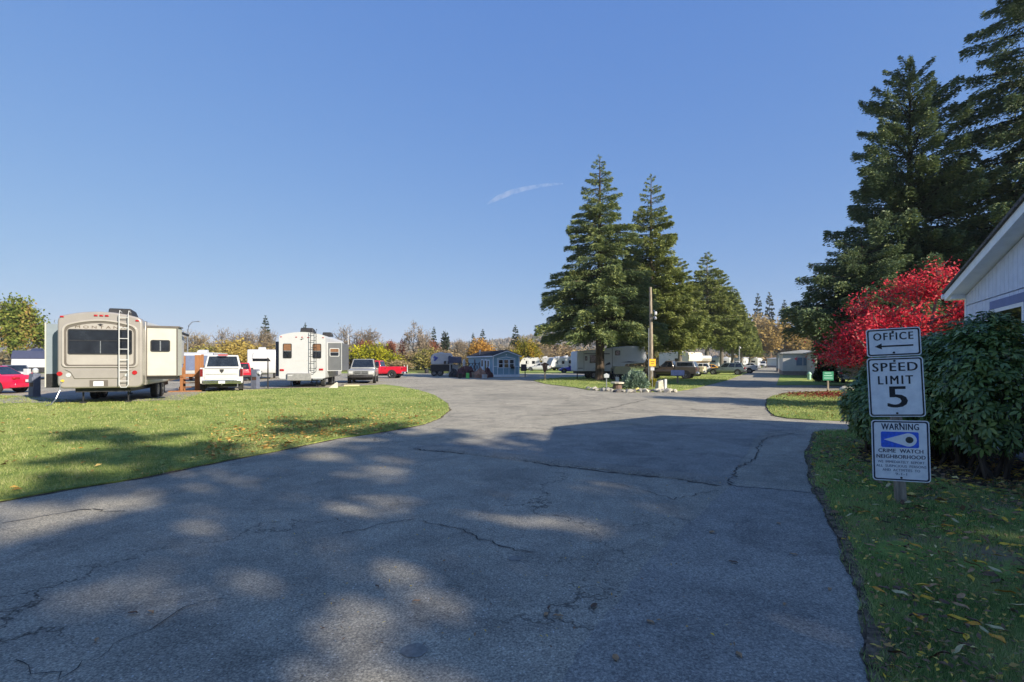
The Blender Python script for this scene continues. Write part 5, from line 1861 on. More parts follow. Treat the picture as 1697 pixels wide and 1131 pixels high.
# white camper on a dark trailer, left of the cottage
Y = 62
t = thing('camper_trailer', 'white camper with blue swooshes on a black trailer left of the cottage', 'trailer', (xat(732, Y), Y, .01), R(185))
MB().prism([(-1.3, 1.35), (1.2, 1.35), (1.25, 2.2), (1.0, 2.62), (.4, 2.78), (-1.2, 2.7), (-1.35, 2.3)], -1.1, 1.1, 'y').build('body', M['white'], t, bevel=.1)
MB().box(-1.3, 1.3, -1.05, 1.05, .55, 1.33).build('trailer_bed', M['dark_metal'], t, bevel=.04)
for pts in ([(.6, 1.9), (.95, 2.2), (.8, 2.45), (.55, 2.2)], [(.75, 1.75), (.35, 2.15), (.5, 2.3), (.9, 1.9)]):
    MB().prism(pts, 1.1, 1.108, 'y').build('graphic', pm('swoosh_blue', S(60, 84, 168), .5), t)
for x in (-.9, -.45):
    window_y(t, x, 1.1, 1.62, .3, .34, 1)
window_y(t, -1.0, 1.1, 2.25, .26, .3, 1)
for x in (.15, .85):
    for y in (-1.0, 1.0):
        wheel(t, x, y, .36, .22)
MB().box(-.2, .3, -.3, .3, 2.7, 2.86).build('roof_vent', M['white'], t, bevel=.04)
MB().prism([(-1.3, -.5), (-2.4, -.05), (-2.4, .05), (-1.3, .5)], .5, .6, 'z').build('hitch_frame', M['dark_metal'], t)

# ------------------------------------------------------------------ cars and pickups
# white pickup
wp = vehicle('pickup_truck', 'white pickup truck seen from behind with chrome bumper between the two big trailers', 'pickup', (xat(370, 31.2), 31.2, .01), 118, 'pickup', P_white, 5.9, 2.12, 2.1, .42, None, 'steel', 'chrome')
MB().prism([(-.09, 1.16), (0, 1.05), (.09, 1.16), (.105, 1.25), (.05, 1.27), (0, 1.23), (-.05, 1.27), (-.105, 1.25)], -2.968, -2.951, 'x').build('emblem', M['dark_metal'], wp)
MB().box(-2.962, -2.951, -.78, .78, .985, 1.015).build('trim_strip', M['steel'], wp)
MB().box(-2.96, -2.951, -.82, .82, 1.30, 1.325).build('spoiler_seam', M['dark_metal'], wp)
MB().box(-.62, -.5, -.25, .25, 2.06, 2.13).build('brake_light', M['red_lens'], wp)
for s_ in (-1, 1):
    MB().box(-2.25, -2.22, s_ * .95 - .14, s_ * .95 + .14, .12, .55).build('mud_flap', M['black'], wp)
    MB().box(-2.27, -2.252, s_ * .95 - .11, s_ * .95 + .11, .42, .52).build('flap_badge', M['steel'], wp)
MB().tube([(-2.9, 0, .42), (-3.12, 0, .42), (-3.14, 0, .50)], .035, 6).build('tow_hitch', M['steel'], wp)
MB().lathe([(.2, -.3), (.28, -.1), (.28, .1), (.2, .3)], 'y', 12, (-1.83, 0, .38)).build('differential', M['dark_metal'], wp)
# silver pickup facing the camera
vehicle('pickup_truck', 'silver older pickup with crossbar grille facing the camera', 'pickup', (xat(603, 42.2), 42.2, .01), -78, 'pickup', P_silver, 5.7, 2.1, 1.92, .41, None, 'steel', 'steel', 'cross')
vehicle('pickup_truck', 'red pickup truck parked side-on behind the silver pickup', 'pickup', (xat(628, 53.5), 53.5, .01), 176, 'pickup', P_red, 5.4, 1.95, 1.82, .40, None, 'steel', 'chrome')
vehicle('sedan_car', 'red sedan cut off by the left edge of the picture', 'car', (-28.9, 27.6, .01), 190, 'sedan', P_pink, 4.7, 1.85, 1.48, .345, None, 'steel', 'body')
vehicle('sedan_car', 'silver sedan behind the red sedan, showing its tail light', 'car', (xat(22, 40), 40, .01), 140, 'sedan', P_grey, 4.7, 1.82, 1.45, .33, None, 'steel', 'body')
vehicle('hatchback_car', 'dark red car mostly hidden between the white pickup and white trailer', 'car', (xat(398, 47), 47, .01), 118, 'suv', P_red, 4.3, 1.8, 1.6, .34, None, 'steel', 'dark')
vehicle('hatchback_car', 'deep blue car parked at the left of the broadside white trailer', 'car', (xat(950, 78), 78, .01), 178, 'sedan', P_blue, 4.3, 1.8, 1.5, .33, None, 'steel', 'body')
vehicle('pickup_truck', 'dark brown pickup with bed canopy behind the utility pole', 'pickup', (xat(1112, 51.5), 51.5, .03), 150, 'pickup', P_brown, 5.2, 1.9, 1.78, .38, None, 'steel', 'chrome', canopy=P_grey)
vehicle('pickup_truck', 'cream pickup parked behind the dark brown pickup', 'pickup', (xat(1130, 60), 60, .03), 148, 'pickup', pm('paint_cream', S(208, 196, 168), .3), 5.2, 1.9, 1.75, .36)
vehicle('hatchback_car', 'white hatchback parked left of the yellow car', 'car', (xat(1151, 71), 71, .03), 165, 'suv', P_white, 4.2, 1.75, 1.5, .33, None, 'steel', 'body')
vehicle('sedan_car', 'yellow car between the white hatchback and the silver wagon', 'car', (xat(1174, 73), 73, .03), 160, 'sedan', P_yellow, 4.0, 1.75, 1.32, .33, None, 'steel', 'body')
vehicle('estate_car', 'grey-green wagon parked side-on below the fir row', 'car', (xat(1204, 67), 67, .03), 150, 'suv', P_green, 4.6, 1.78, 1.55, .34, None, 'steel', 'dark')
vehicle('pickup_truck', 'white pickup tail sticking out behind the grey-green wagon', 'pickup', (xat(1223, 77), 77, .03), 150, 'pickup', P_white, 5.2, 1.9, 1.75, .36)
vehicle('sedan_car', 'white car far along the left side of the road, beside the lamp pole', 'car', (xat(1240, 105), 105, .03), 150, 'sedan', P_white, 4.5, 1.8, 1.45, .33)
vehicle('van', 'white van parked at the far end of the road', 'car', (xat(1264, 150), 150, .03), 240, 'suv', P_white, 4.9, 1.9, 1.9, .34)
vehicle('estate_car', 'white hatchback seen from behind right of the small evergreen', 'car', (xat(1412, 41.5), 41.5, .03), 65, 'suv', P_white, 4.5, 1.85, 1.55, .35, None, 'steel', 'body')
vehicle('pickup_truck', 'white pickup with dark windows before the right mobile homes', 'pickup', (xat(1322, 82), 82, .03), 245, 'pickup', P_white, 5.3, 1.95, 1.8, .38)
vehicle('sedan_car', 'white car among the far trailers right of the cottage', 'car', (xat(893, 96), 96, .03), 170, 'sedan', P_white, 4.4, 1.8, 1.45, .33)
#@@BUILDINGS
# ------------------------------------------------------------------ blue cottage
Yf = 57.5
cx0 = xat(817, Yf)
al = R(20)
fw = Vector((math.cos(al), math.sin(al), 0))          # along the gable front, to the right
dp = Vector((-math.sin(al), math.cos(al), 0))         # along the long side, away from the camera
CW, CL = 3.15, 10.5
cot = thing('cottage', 'small blue cottage with white trim, dark roof and bay of three front windows', 'building', (cx0, Yf, .0), al)
m_cb = pm('cottage_blue', S(138, 172, 188), .6, 0, .06, 4)
m_ct = pm('cottage_trim', S(240, 243, 248), .5, 0, .05, 4)
m_roof = pm('cottage_roof', S(52, 50, 54), .9, 0, .2, 8, .3, .1)
ze, zr_ = zat(589.5, Yf), zat(581, Yf)
MB().prism([(0, .0), (CW, .0), (CW, ze), (CW / 2, zr_ - .12), (0, ze)], 0, CL, 'y').build('wall', m_cb, cot)
for s_ in (0, 1):
    x0, x1 = (-.22, CW / 2) if s_ == 0 else (CW + .22, CW / 2)
    MB().prism([(x0, ze - .06), (x1, zr_ - .02), (x1, zr_ + .06), (x0, ze + .03)], -.25, CL + .2, 'y').build('roof', m_roof, cot)
    MB().prism([(x0, ze - .16), (x1, zr_ - .12), (x1, zr_ - .02), (x0, ze - .06)], -.28, -.22, 'y').build('rake_board', m_ct, cot)
    MB().box(x0 - .02, x0 + .02, -.24, CL, ze - .16, ze - .03).build('fascia', m_ct, cot)
MB().box(-.03, CW + .03, -.03, .0, .0, .26).build('skirting', m_ct, cot)
MB().box(-.03, .0, .0, CL, .0, .26).build('skirting', m_ct, cot)
for x in (-.02, CW - .08):
    MB().box(x, x + .10, -.035, .0, .27, ze - .05).build('corner_trim', m_ct, cot)
MB().box(.09, CW - .09, -.02, .0, 1.16, 1.22).build('belt_trim', m_ct, cot)
bay = MB()
MB().prism([(.50, .28), (.56, .28), (.56, 2.05), (CW / 2, 2.22), (CW - .56, 2.05), (CW - .56, .28), (CW - .50, .28), (CW - .50, 2.10), (CW / 2, 2.28), (.50, 2.10)], -.05, .0, 'y').build('bay_trim', m_ct, cot)
for k in range(3):
    x0 = .62 + k * .66
    wn = MB()
    ring_prism(wn, [(x0, 1.0), (x0 + .58, 1.0), (x0 + .58, 1.98), (x0, 1.98)], [(x0 + .05, 1.06), (x0 + .53, 1.06), (x0 + .53, 1.92), (x0 + .05, 1.92)], -.07, .0, 'y')
    wn.box(x0 + .05, x0 + .53, -.055, .0, 1.46, 1.51)
    wn = wn.build('window', m_ct, cot)
    for z0, z1 in ((1.06, 1.455), (1.515, 1.92)):
        MB().box(x0 + .05, x0 + .53, -.03, -.003, z0, z1).build('pane', M['glass'], wn)
    if k:
        MB().box(x0 - .06, x0 - .02, -.045, .0, .28, .98).build('batten', m_ct, cot)
MB().box(2.1, 2.5, -.22, .0, .94, 1.18).build('air_conditioner', M['dark_metal'], cot)
MB().lathe([(.07, -.05), (.07, .0)], 'y', 12, (CW / 2, 0, 2.50)).build('gable_light', m_ct, cot)
for y0, w_, z0, z1, nm in ((1.2, .9, .95, 1.95, 'window'), (3.6, .95, .2, 2.02, 'door'), (7.2, .5, .35, 2.0, 'shutter')):
    o = MB().box(-.05, .0, y0, y0 + w_, z0, z1).build(nm, m_ct if nm != 'shutter' else m_navy, cot)
    if nm != 'shutter':
        MB().box(-.06, -.051, y0 + .2, y0 + w_ - .2, max(z0 + .12, 1.15), z1 - .12).build('pane', M['glass'], o)
o = MB().box(-.05, .0, 2.3, 3.1, .35, 2.0).build('door', m_ct, cot)
MB().box(-.06, -.051, 2.45, 2.95, .6, 1.85).build('pane', M['glass'], o)
MB().tube([(.2, 6, ze), (.2, 6, ze + .55)], .03, 6).build('aerial_mast', M['steel'], cot)
MB().lathe([(.0, 0), (.12, .03), (.26, .12), (.25, .13), (.0, .02)], 'x', 14, (.15, 6, ze + .55)).build('satellite_dish', M['white'], cot)
MB().box(CW + .0, CW + .3, .6, 1.6, 1.2, 2.15).build('side_cabinet', m_ct, cot)


# ------------------------------------------------------------------ mobile homes on the right
def mobile_home(label, px, Y, heading, L, W, H, mat, roofmat, porch=False):
    t = thing('mobile_home', label, 'building', (xat(px, Y), Y, .0), R(heading))
    MB().box(0, L, 0, W, .0, .55).build('skirting', pm('home_skirt', S(150, 136, 130), .8, 0, .12, 4), t)
    MB().box(.02, L - .02, .02, W - .02, .55, H).build('wall', mat, t)
    MB().prism([(-.25, H - .02), (W + .25, H - .02), (W + .25, H + .12), (W / 2, H + .42), (-.25, H + .12)], -.3, L + .3, 'x').build('roof', roofmat, t)
    for k in range(int(H / .2) - 3):
        MB().box(.01, L - .01, .005, .02, .58 + k * .2, .58 + k * .2 + .17).build('siding_board', mat, t)
        MB().box(.005, .02, .02, W - .02, .58 + k * .2, .58 + k * .2 + .17).build('siding_board', mat, t)
    for x in (1.2, L * .45, L * .78):
        o = MB().box(x, x + 1.3, -.04, .02, 1.3, 2.2).build('window', M['white'], t)
        for q in (0, .64):
            MB().box(x + .06 + q, x + .60 + q, -.05, -.041, 1.36, 2.14).build('pane', M['glass'], o)
    o = MB().box(-.04, .02, W * .3, W * .3 + 1.5, 1.2, 2.25).build('window', M['white'], t)
    for q in (0, .74):
        MB().box(-.05, -.041, W * .3 + .07 + q, W * .3 + .69 + q, 1.27, 2.18).build('pane', pm('pale_glass', S(120, 140, 160), .1, 0, .1), o)
    MB().box(L * .62, L * .62 + .9, -.04, .02, .6, 2.35).build('door', m_trim, t)
    if porch:
        for x in (.6, 3.0, 5.4):
            MB().box(x, x + .12, -2.1, -1.98, .0, H).build('porch_post', M['white'], t)
        MB().box(.3, 6.0, -2.3, -.26, H, H + .12).build('porch_roof', roofmat, t)
    return t


m_hw = pm('home_white', S(214, 212, 206), .6, 0, .05, 3)
m_hg = pm('home_grey', S(150, 158, 170), .6, 0, .05, 3)
mobile_home('white mobile home with twin pale window left of the small evergreen', 1362, 62, 64, 14, 4.2, 2.75, m_hw, M['white'])
mobile_home('grey mobile home with dark porch beyond the white one', 1336, 86, 64, 12, 4.2, 3.0, m_hg, pm('home_dark_roof', S(70, 68, 70), .8, 0, .1), True)
mobile_home('cream mobile home behind the red maple and white hatchback', 1440, 50, 64, 14, 4.5, 2.7, pm('home_cream', S(196, 190, 176), .6, 0, .05, 3), M['white'], True)
mobile_home('pale mobile home far off at the end of the road', 1318, 150, 80, 12, 4.2, 2.6, m_hw, M['white'])
mobile_home('pale shed-like home far left of the road end', 1236, 165, 30, 9, 4.0, 2.8, m_hw, M['white'])


# ------------------------------------------------------------------ small things
def post_thing(name, label, cat, px, py, r_, z1, mat, group=None):
    X, Y = gnd(px, py)
    mb = MB().tube([(0, 0, -.1), (0, 0, z1 * .5), (0, 0, z1)], [r_ * 1.1, r_, r_ * .8], 8)
    o = mb.build(name, mat, loc=(X, Y, .03), smooth=True)
    return tag(o, label, cat, group)


# utility pedestals
def pedestal(label, px, py, h, w_, mat, rz):
    X, Y = gnd(px, py)
    t = thing('utility_pedestal', label, 'utility box', (X, Y, .03), rz)
    MB().prism([(-w_ / 2, 0), (w_ / 2, 0), (w_ / 2, h - .04), (w_ * .3, h), (-w_ * .3, h), (-w_ / 2, h - .04)], -w_ * .35, w_ * .45, 'y').build('housing', mat, t, bevel=.01)
    for k in range(4):
        MB().box(-w_ / 2 + .02 + k * w_ * .25, -w_ / 2 + .02 + k * w_ * .25 + w_ * .17, -w_ * .35 - .03, -w_ * .35 - .001, .0, h * .40).build('rib', mat, t)
    MB().box(-w_ * .3, w_ * .42, -w_ * .35 - .05, -w_ * .35 - .001, h * .62, h * .84).build('meter_box', mat, t)
    MB().box(-w_ * .32, w_ * .44, -w_ * .35 - .012, -w_ * .35 - .001, h * .44, h * .60).build('socket_panel', pm('rusty_panel', S(74, 52, 46), .7), t)
    return t


m_ped = pm('pedestal_grey', S(100, 106, 124), .55, .1, .1, 6)
t = pedestal('grey utility pedestal with meter between the red sedan and tan trailer', 57, 659, 1.12, .36, m_ped, R(-20))
MB().lathe([(.02, 1.08), (.11, 1.16), (.12, 1.28), (.07, 1.36), (.01, 1.38)], 'z', 12, (.08, 0, 0)).build('meter_dome', M['clear_lens'], t)
t = pedestal('grey utility pedestal with meter beside the white pickup', 423, 645, 1.2, .40, m_ped, R(-10))
MB().lathe([(.12, -.05), (.13, .1)], 'x', 12, (.28, -.05, 1.0)).build('meter_dome', M['clear_lens'], t)
X, Y = gnd(45, 640)
o = MB().box(-.16, .16, -.12, .12, 0, 1.18).box(-.17, .17, -.13, .13, .55, .58).build('utility_pedestal', M['white'], loc=(X, Y, .03), bevel=.015)
tag(o, 'white square utility post behind the grey meter pedestal', 'utility box')
post_thing('pipe_post', 'thin black pipe post left of the white fifth wheel', 'post', 444, 644, .045, 1.95, M['dark_metal'])
for px, py in ((670, 618), (675, 617)):
    post_thing('marker_post', 'short white marker post beside the yard road', 'post', px, py, .07, 1.15, M['white'], 'white marker posts')
post_thing('mast', 'tall thin white mast right of the white fifth wheel', 'mast', 577, 622, .06, 5.2, M['white'])
X, Y = gnd(707, 619)
tag(MB().lathe([(.25, 0), (.3, .1), (.3, .5), (.2, .62)], 'z', 12).build('barrel', M['dark_metal'], loc=(X, Y, .01)), 'small dark barrel left of the camper', 'barrel')

# cedar steps by the tan trailer
X, Y = gnd(313, 650)
m_ced = pm('cedar', S(146, 100, 66), .75, 0, .15, 10, .2, .2, streak=True)
t = thing('wooden_steps', 'orange cedar steps with tall rails at the tan trailer door', 'steps', (X, Y, .036), R(20))
for k in range(3):
    MB().box(-.5 + k * .02, .45, .1 + k * .32, .44 + k * .32, .22 + .22 * k, .26 + .22 * k).build('tread', m_ced, t)
for x in (-.5, .42):
    MB().prism([(.05, .0), (1.1, .0), (1.1, .66), (1.0, .66), (.05, .2)], x, x + .06, 'x').build('stringer', m_ced, t)
for x, y, h, w_ in ((-.42, .0, 1.35, .14), (.30, .0, 2.05, .34), (.42, 1.0, 2.1, .12), (-.5, 1.0, 2.0, .12)):
    MB().box(x, x + w_, y - .06, y, 0, h).build('post', m_ced, t)
for z0 in (.75, 1.1, 1.9):
    MB().prism([(-.02, z0 - .1), (1.05, z0 + .1), (1.05, z0 + .2), (-.02, z0)], .42, .465, 'x').build('rail', m_ced, t)
MB().box(-.75, .6, -.12, -.065, .82, .98).build('rail', m_ced, t)
MB().box(-.9, .7, -.4, -.14, .0, .06).build('sleeper', m_ced, t)

# pale plank on the lawn edge below the silver pickup, folded stairs by the white trailer
X, Y = gnd(583, 641)
tag(MB().box(-.5, .5, -.12, .12, 0, .09).build('timber_sleeper', pm('pale_timber', S(200, 186, 150), .8), loc=(X, Y, .036), rot=(0, 0, R(8))), 'pale timber sleeper lying before the silver pickup', 'timber')
X, Y = gnd(553, 644)
t = thing('wheel_ramp', 'pale wedge ramp leaning by the white fifth wheel tyre', 'ramp', (X, Y, .036), R(12))
MB().prism([(-.3, 0), (.25, 0), (.25, .32), (.18, .36)], -.12, .12, 'y').build('wedge', pm('pale_board', S(196, 190, 178), .7), t)

# curved street lamp
Y = 62
t = thing('street_lamp', 'curved-arm street lamp rising behind the tan trailer', 'lamp', (xat(311, Y), Y, 0))
zt_ = zat(533, Y)
MB().tube([(0, 0, 0), (0, 0, zt_ - 1.2), (.15, 0, zt_ - .5), (.55, 0, zt_ - .08), (1.2, 0, zt_)], [.09, .07, .055, .045, .04], 8).build('pole', M['steel'], t, smooth=True)
MB().box(1.1, 1.5, -.08, .08, zt_ - .07, zt_ + .05).build('lamp_head', M['steel'], t, bevel=.03)

# utility pole with its light, and the thin pole far along the road
X, Y = gnd(1079, 641)
zt_ = zat(477, Y)
t = thing('utility_pole', 'weathered wooden utility pole with a floodlight in front of the firs', 'pole', (X, Y, .03))
MB().tube([(0, 0, -.3), (0, 0, zt_ * .5), (-.05, 0, zt_)], [.14, .12, .09], 10).build('pole', M['wood_grey'], t, smooth=True)
MB().tube([(.05, -.1, zat(530, Y)), (.2, -.22, zat(524, Y))], .03, 6).build('bracket', M['steel'], t)
MB().box(.14, .32, -.35, -.2, zat(524, Y), zat(518, Y)).build('floodlight', M['white'], t, bevel=.05)
MB().lathe([(.09, 0), (.1, .08), (.04, .2)], 'z', 12, (.22, -.26, zat(531, Y))).build('lamp_shade', M['steel'], t)
MB().tube([(-.19, -.1, .0), (-.19, -.1, zat(545, Y))], .03, 6).build('conduit', M['steel'], t)
Yp = 100
t = thing('street_lamp', 'thin grey lamp pole among the far fir trunks', 'lamp', (xat(1225, Yp), Yp, .03))
MB().tube([(0, 0, -.1), (0, 0, zat(568, Yp))], [.14, .1], 8).build('pole', M['steel'], t)
MB().lathe([(.05, .4), (.2, .15), (.2, .0)], 'z', 10, (.15, 0, zat(578, Yp))).build('lamp_head', M['white'], t)
Yp = 130
t = thing('utility_pole', 'distant utility pole behind the cottage roof', 'pole', (xat(816, Yp), Yp, 0))
MB().tube([(0, 0, -.1), (0, 0, zat(566, Yp))], [.2, .15], 8).build('pole', M['wood_grey'], t)
MB().box(-.8, .8, -.08, .08, zat(570, Yp), zat(569, Yp)).build('crossarm', M['wood_grey'], t)

# yellow notice on its own post
X, Y = gnd(1081, 644)
t = thing('notice_sign', 'small yellow notice on a thin post in front of the utility pole', 'sign', (X, Y, .03))
MB().tube([(0, 0, -.1), (0, 0, 1.95)], .025, 6).build('post', M['steel'], t)
o = MB().box(-.20, .20, -.05, -.03, zat(608, Y), zat(596, Y)).build('sign_panel', pm('notice_yellow', S(236, 178, 40), .5, 0, .08, 12), t)
for z0, tx, sz in ((.34, 'SLOW', .12), (.16, '5 MPH', .10)):
    pass
MB().box(-.13, .13, -.055, -.051, zat(600.6, Y), zat(599.6, Y)).build('marking', M['ink'], o)
MB().box(-.10, .10, -.055, -.051, zat(604.4, Y), zat(603.4, Y)).build('marking', M['ink'], o)
MB().box(-.12, .12, -.05, -.03, zat(615, Y), zat(610, Y)).build('lower_panel', M['white'], t)

# lavender newspaper box on a post
X, Y = gnd(1123, 636)
t = thing('mailbox', 'pale lilac box mailbox on a post in front of the brown pickup', 'mailbox', (X, Y, .03), R(10))
MB().box(-.05, .05, -.05, .05, -.1, .62).build('post', M['wood_grey'], t)
MB().prism(rrect(.9, .42, .05, 4, 0, .80), -.25, .25, 'y').build('box', pm('lilac_box', S(160, 164, 204), .5), t, bevel=.02)
# wooden mailbox and board right of the cottage
X, Y = gnd(903, 631)
m_mb = pm('brown_box', S(92, 66, 62), .8, 0, .15, 8)
t = thing('mailbox', 'brown roofed box on a post right of the cottage', 'mailbox', (X, Y, .03))
MB().box(-.06, .06, -.06, .06, -.1, .8).build('post', M['wood_grey'], t)
MB().hexa([(-.1, -.14, .75), (.1, -.14, .75), (.1, .14, .75), (-.1, .14, .75), (-.24, -.2, 1.35), (.24, -.2, 1.35), (.24, .2, 1.35), (-.24, .2, 1.35)]).build('box', m_mb, t)
MB().prism([(-.32, 1.36), (.32, 1.36), (.34, 1.46), (.0, 1.62), (-.34, 1.46)], -.25, .25, 'y').build('box_roof', m_mb, t)
X, Y = gnd(868, 625)
t = thing('notice_board', 'dark notice board on a post at the cottage corner', 'board', (X, Y, .01))
MB().box(.1, .2, -.05, .05, -.1, .8).build('post', M['dark_metal'], t)
MB().box(-.32, .32, -.06, .06, .65, 1.42).build('panel', pm('board_dark', S(60, 54, 56), .7), t)
# bird-box like meter on post at the island edge
X, Y = gnd(1005, 646)
t = thing('meter_post', 'grey post with small white meter head at the island edge', 'meter', (X, Y, .03))
MB().tube([(0, 0, -.1), (0, 0, .72)], .035, 6).build('post', M['steel'], t)
MB().prism([(-.14, .70), (.14, .70), (.16, .86), (0, .98), (-.16, .9)], -.1, .1, 'y').build('head', M['clear_lens'], t)
# sign card by the box trailer
X, Y = gnd(1023, 634)
tag(MB().box(-.14, .14, -.015, .015, 0, .42).build('card', M['white'], loc=(X, Y, .03)), 'small white card standing under the cream box trailer', 'card')

# green sign on the right lawn
X, Y = gnd(1372, 650)
t = thing('street_sign', 'small green sign on a wooden post amid fallen red leaves', 'sign', (X, Y, .03), R(-8))
MB().box(-.04, .04, -.04, .04, -.1, 1.0).build('post', M['wood_grey'], t)
z0, z1 = zat(631.5, Y), zat(617, Y)
o = MB().box(-.29, .27, -.065, -.045, z0, z1).build('sign_panel', pm('sign_green', S(40, 130, 96), .5, 0, .15, 14), t)
for k, (xa, xb) in enumerate(((-.2, .15), (-.24, .2), (-.24, .22))):
    MB().box(xa, xb, -.069, -.066, z1 - .11 - k * .14, z1 - .06 - k * .14).build('marking', pm('faded_white_mark', S(140, 190, 170), .6), o)
# pale rocks and hydrant post on the right lawns
for i, (px, py, lab) in enumerate(((1402, 648, 'pale rock at the lawn corner behind the hedge'),)):
    X, Y = gnd(px, py)
    tag(MB().lathe([(.0, 0), (.36, .02), (.34, .14), (.18, .25), (.0, .27)], 'z', 9).build('rock', pm('pale_rock', S(214, 206, 184), .9, 0, .15, 8), loc=(X, Y, .02), smooth=True), lab, 'rock')
X, Y = gnd(1341, 630)
tag(MB().lathe([(.16, 0), (.16, .45), (.2, .47), (.2, .55), (.12, .7), (.02, .74)], 'z', 10).build('hydrant', pm('pale_green_hydrant', S(150, 190, 170), .5), loc=(X, Y, .03), smooth=True), 'pale green hydrant with white cap on the far right lawn', 'hydrant')

# ------------------------------------------------------------------ island edging: stones, planters, grey-green shrub
r = np.random.default_rng(101)
m_st = [pm('stone_grey', S(150, 146, 138), .9, 0, .2, 6, .4), pm('stone_dark', S(98, 94, 92), .9, 0, .2, 6, .4), pm('stone_pale', S(190, 182, 164), .9, 0, .2, 6, .4)]
for i in range(24):
    tt = i / 23
    px = 976 + (1118 - 976) * tt + r.normal() * 1.2
    py = 646.5 + 4.0 * min(1, tt * 3) + r.normal() * .3
    X, Y = gnd(px, py)
    import bmesh
    b = bmesh.new()
    bmesh.ops.create_icosphere(b, subdivisions=1, radius=.5)
    for v_ in b.verts:
        v_.co += Vector(r.normal(size=3)) * .06
    me = bpy.data.meshes.new('edging_stone')
    b.to_mesh(me)
    b.free()
    me.materials.append(m_st[r.integers(0, 3)] if i != 13 else pm('stone_yellow', S(204, 186, 110), .9, 0, .15, 6))
    s_ = .26 + .16 * r.random()
    o = put('edging_stone', me, loc=(X, Y, .07), rot=(0, 0, r.random() * 6))
    o.scale = (s_ * 1.25, s_, s_ * .8)
    if i == 13:
        o.scale = (.42, .42, .40)
        tag(o, 'round yellowish stone in the island edging below the grey shrub', 'stone')
    else:
        tag(o, 'rough stone in the kerb of stones edging the island', 'stone', 'stones edging the island')
X, Y = gnd(1023, 646)
t = thing('stump_planter', 'low brown stump planter with pale rim left of the grey shrub', 'planter', (X, Y, .03))
MB().lathe([(.30, 0), (.26, .3), (.30, .34)], 'z', 12).build('tub', pm('stump_brown', S(104, 84, 76), .9, 0, .2, 6), t)
MB().lathe([(.42, .34), (.42, .42), (.34, .44)], 'z', 12).build('rim', m_st[2], t)
X, Y = gnd(1094, 648)
t = thing('white_planter', 'white fluted planter block at the right end of the stone edging', 'planter', (X, Y, .03), R(15))
MB().hexa([(-.25, -.2, 0), (.22, -.2, 0), (.22, .2, 0), (-.25, .2, 0), (-.2, -.15, .5), (.12, -.15, .62), (.12, .15, .62), (-.2, .15, .5)]).build('block', m_st[2], t, bevel=.03)
MB().box(.16, .30, -.24, -.1, 0, .66).build('slab', M['white'], t)
r = np.random.default_rng(102)


def low_shrub(name, label, px, py, Rx, Hh, n, leaf, mat, seed):
    r = np.random.default_rng(seed)
    X, Y = gnd(px, py)
    d = unit(r.normal(size=(n, 3)))
    d[:, 2] = np.abs(d[:, 2])
    rad = (.45 + .55 * r.random(n) ** .5)[:, None] * (1 + .18 * np.sin(d[:, :1] * 9 + 2) * np.sin(d[:, 1:2] * 7))
    P = d * rad * np.array([Rx, Rx * .8, Hh]) + np.array([0, 0, .05])
    t = thing(name, label, 'shrub', (X, Y, .03))
    f = put('foliage', leaves('foliage', P, d + r.normal(size=(n, 3)) * .5 + np.array([0, 0, .4]), leaf * (.6 + .8 * r.random(n)), leaf * .35, np.clip(rad[:, 0] * .6 + r.normal(size=n) * .2, 0, 1), mat, r, fold=.1), t)
    mb = MB()
    for k in range(9):
        a = k * .7
        mb.tube([(0, 0, -.05), (Rx * .3 * math.cos(a), Rx * .3 * math.sin(a), Hh * .5), (Rx * .7 * math.cos(a), Rx * .7 * math.sin(a), Hh * .8)], [.02, .015, .006], 4, False)
    mb.build('stem', M['bark_grey'], t)
    return t


m_gg = leaf_mat('grey_green_leaves', [(0, S(64, 82, 70)), (.6, S(116, 138, 118)), (1, S(164, 180, 156))], .6, .25)
low_shrub('grey_shrub', 'grey-green shrub in the middle of the stone edging', 1052, 645, .85, 1.05, 3200, .16, m_gg, 5)
low_shrub('flower_clump', 'small yellowing clump in a tub beside the white planter', 1083, 643, .3, .55, 500, .14, lm('yellowing', (92, 110, 40), (190, 170, 50)), 6)

# things heaped in front of the cottage
m_tarp = pm('maroon_tarp', S(84, 46, 48), .7, 0, .25, 3, .2)
m_tan = pm('tan_tarp', S(168, 130, 110), .8, 0, .2, 3, .2)


def mound(name, label, px, py, rx, ry, h, mat, seed):
    r = np.random.default_rng(seed)
    X, Y = gnd(px, py)
    nu, nv_ = 20, 7
    V, F = [], []
    for j in range(nv_):
        tt = j / (nv_ - 1)
        for i in range(nu):
            a = 2 * pi * i / nu
            k = (1 - tt ** 2.4) ** .5 if tt < 1 else .02
            wob = 1 + .14 * math.sin(3 * a + seed) + .15 * r.normal()
            V.append((rx * k * math.cos(a) * wob, ry * k * math.sin(a) * wob, max(0, h * tt * (1 + .25 * math.sin(2 * a + seed * 2)) + .07 * r.normal() * (0 < tt))))
    F = [(j * nu + i, j * nu + (i + 1) % nu, (j + 1) * nu + (i + 1) % nu, (j + 1) * nu + i) for j in range(nv_ - 1) for i in range(nu)]
    mb = MB().add(V, F + [tuple(range((nv_ - 1) * nu, nv_ * nu))])
    o = mb.build(name, mat, loc=(X, Y, .0))
    return tag(o, label, 'heap')


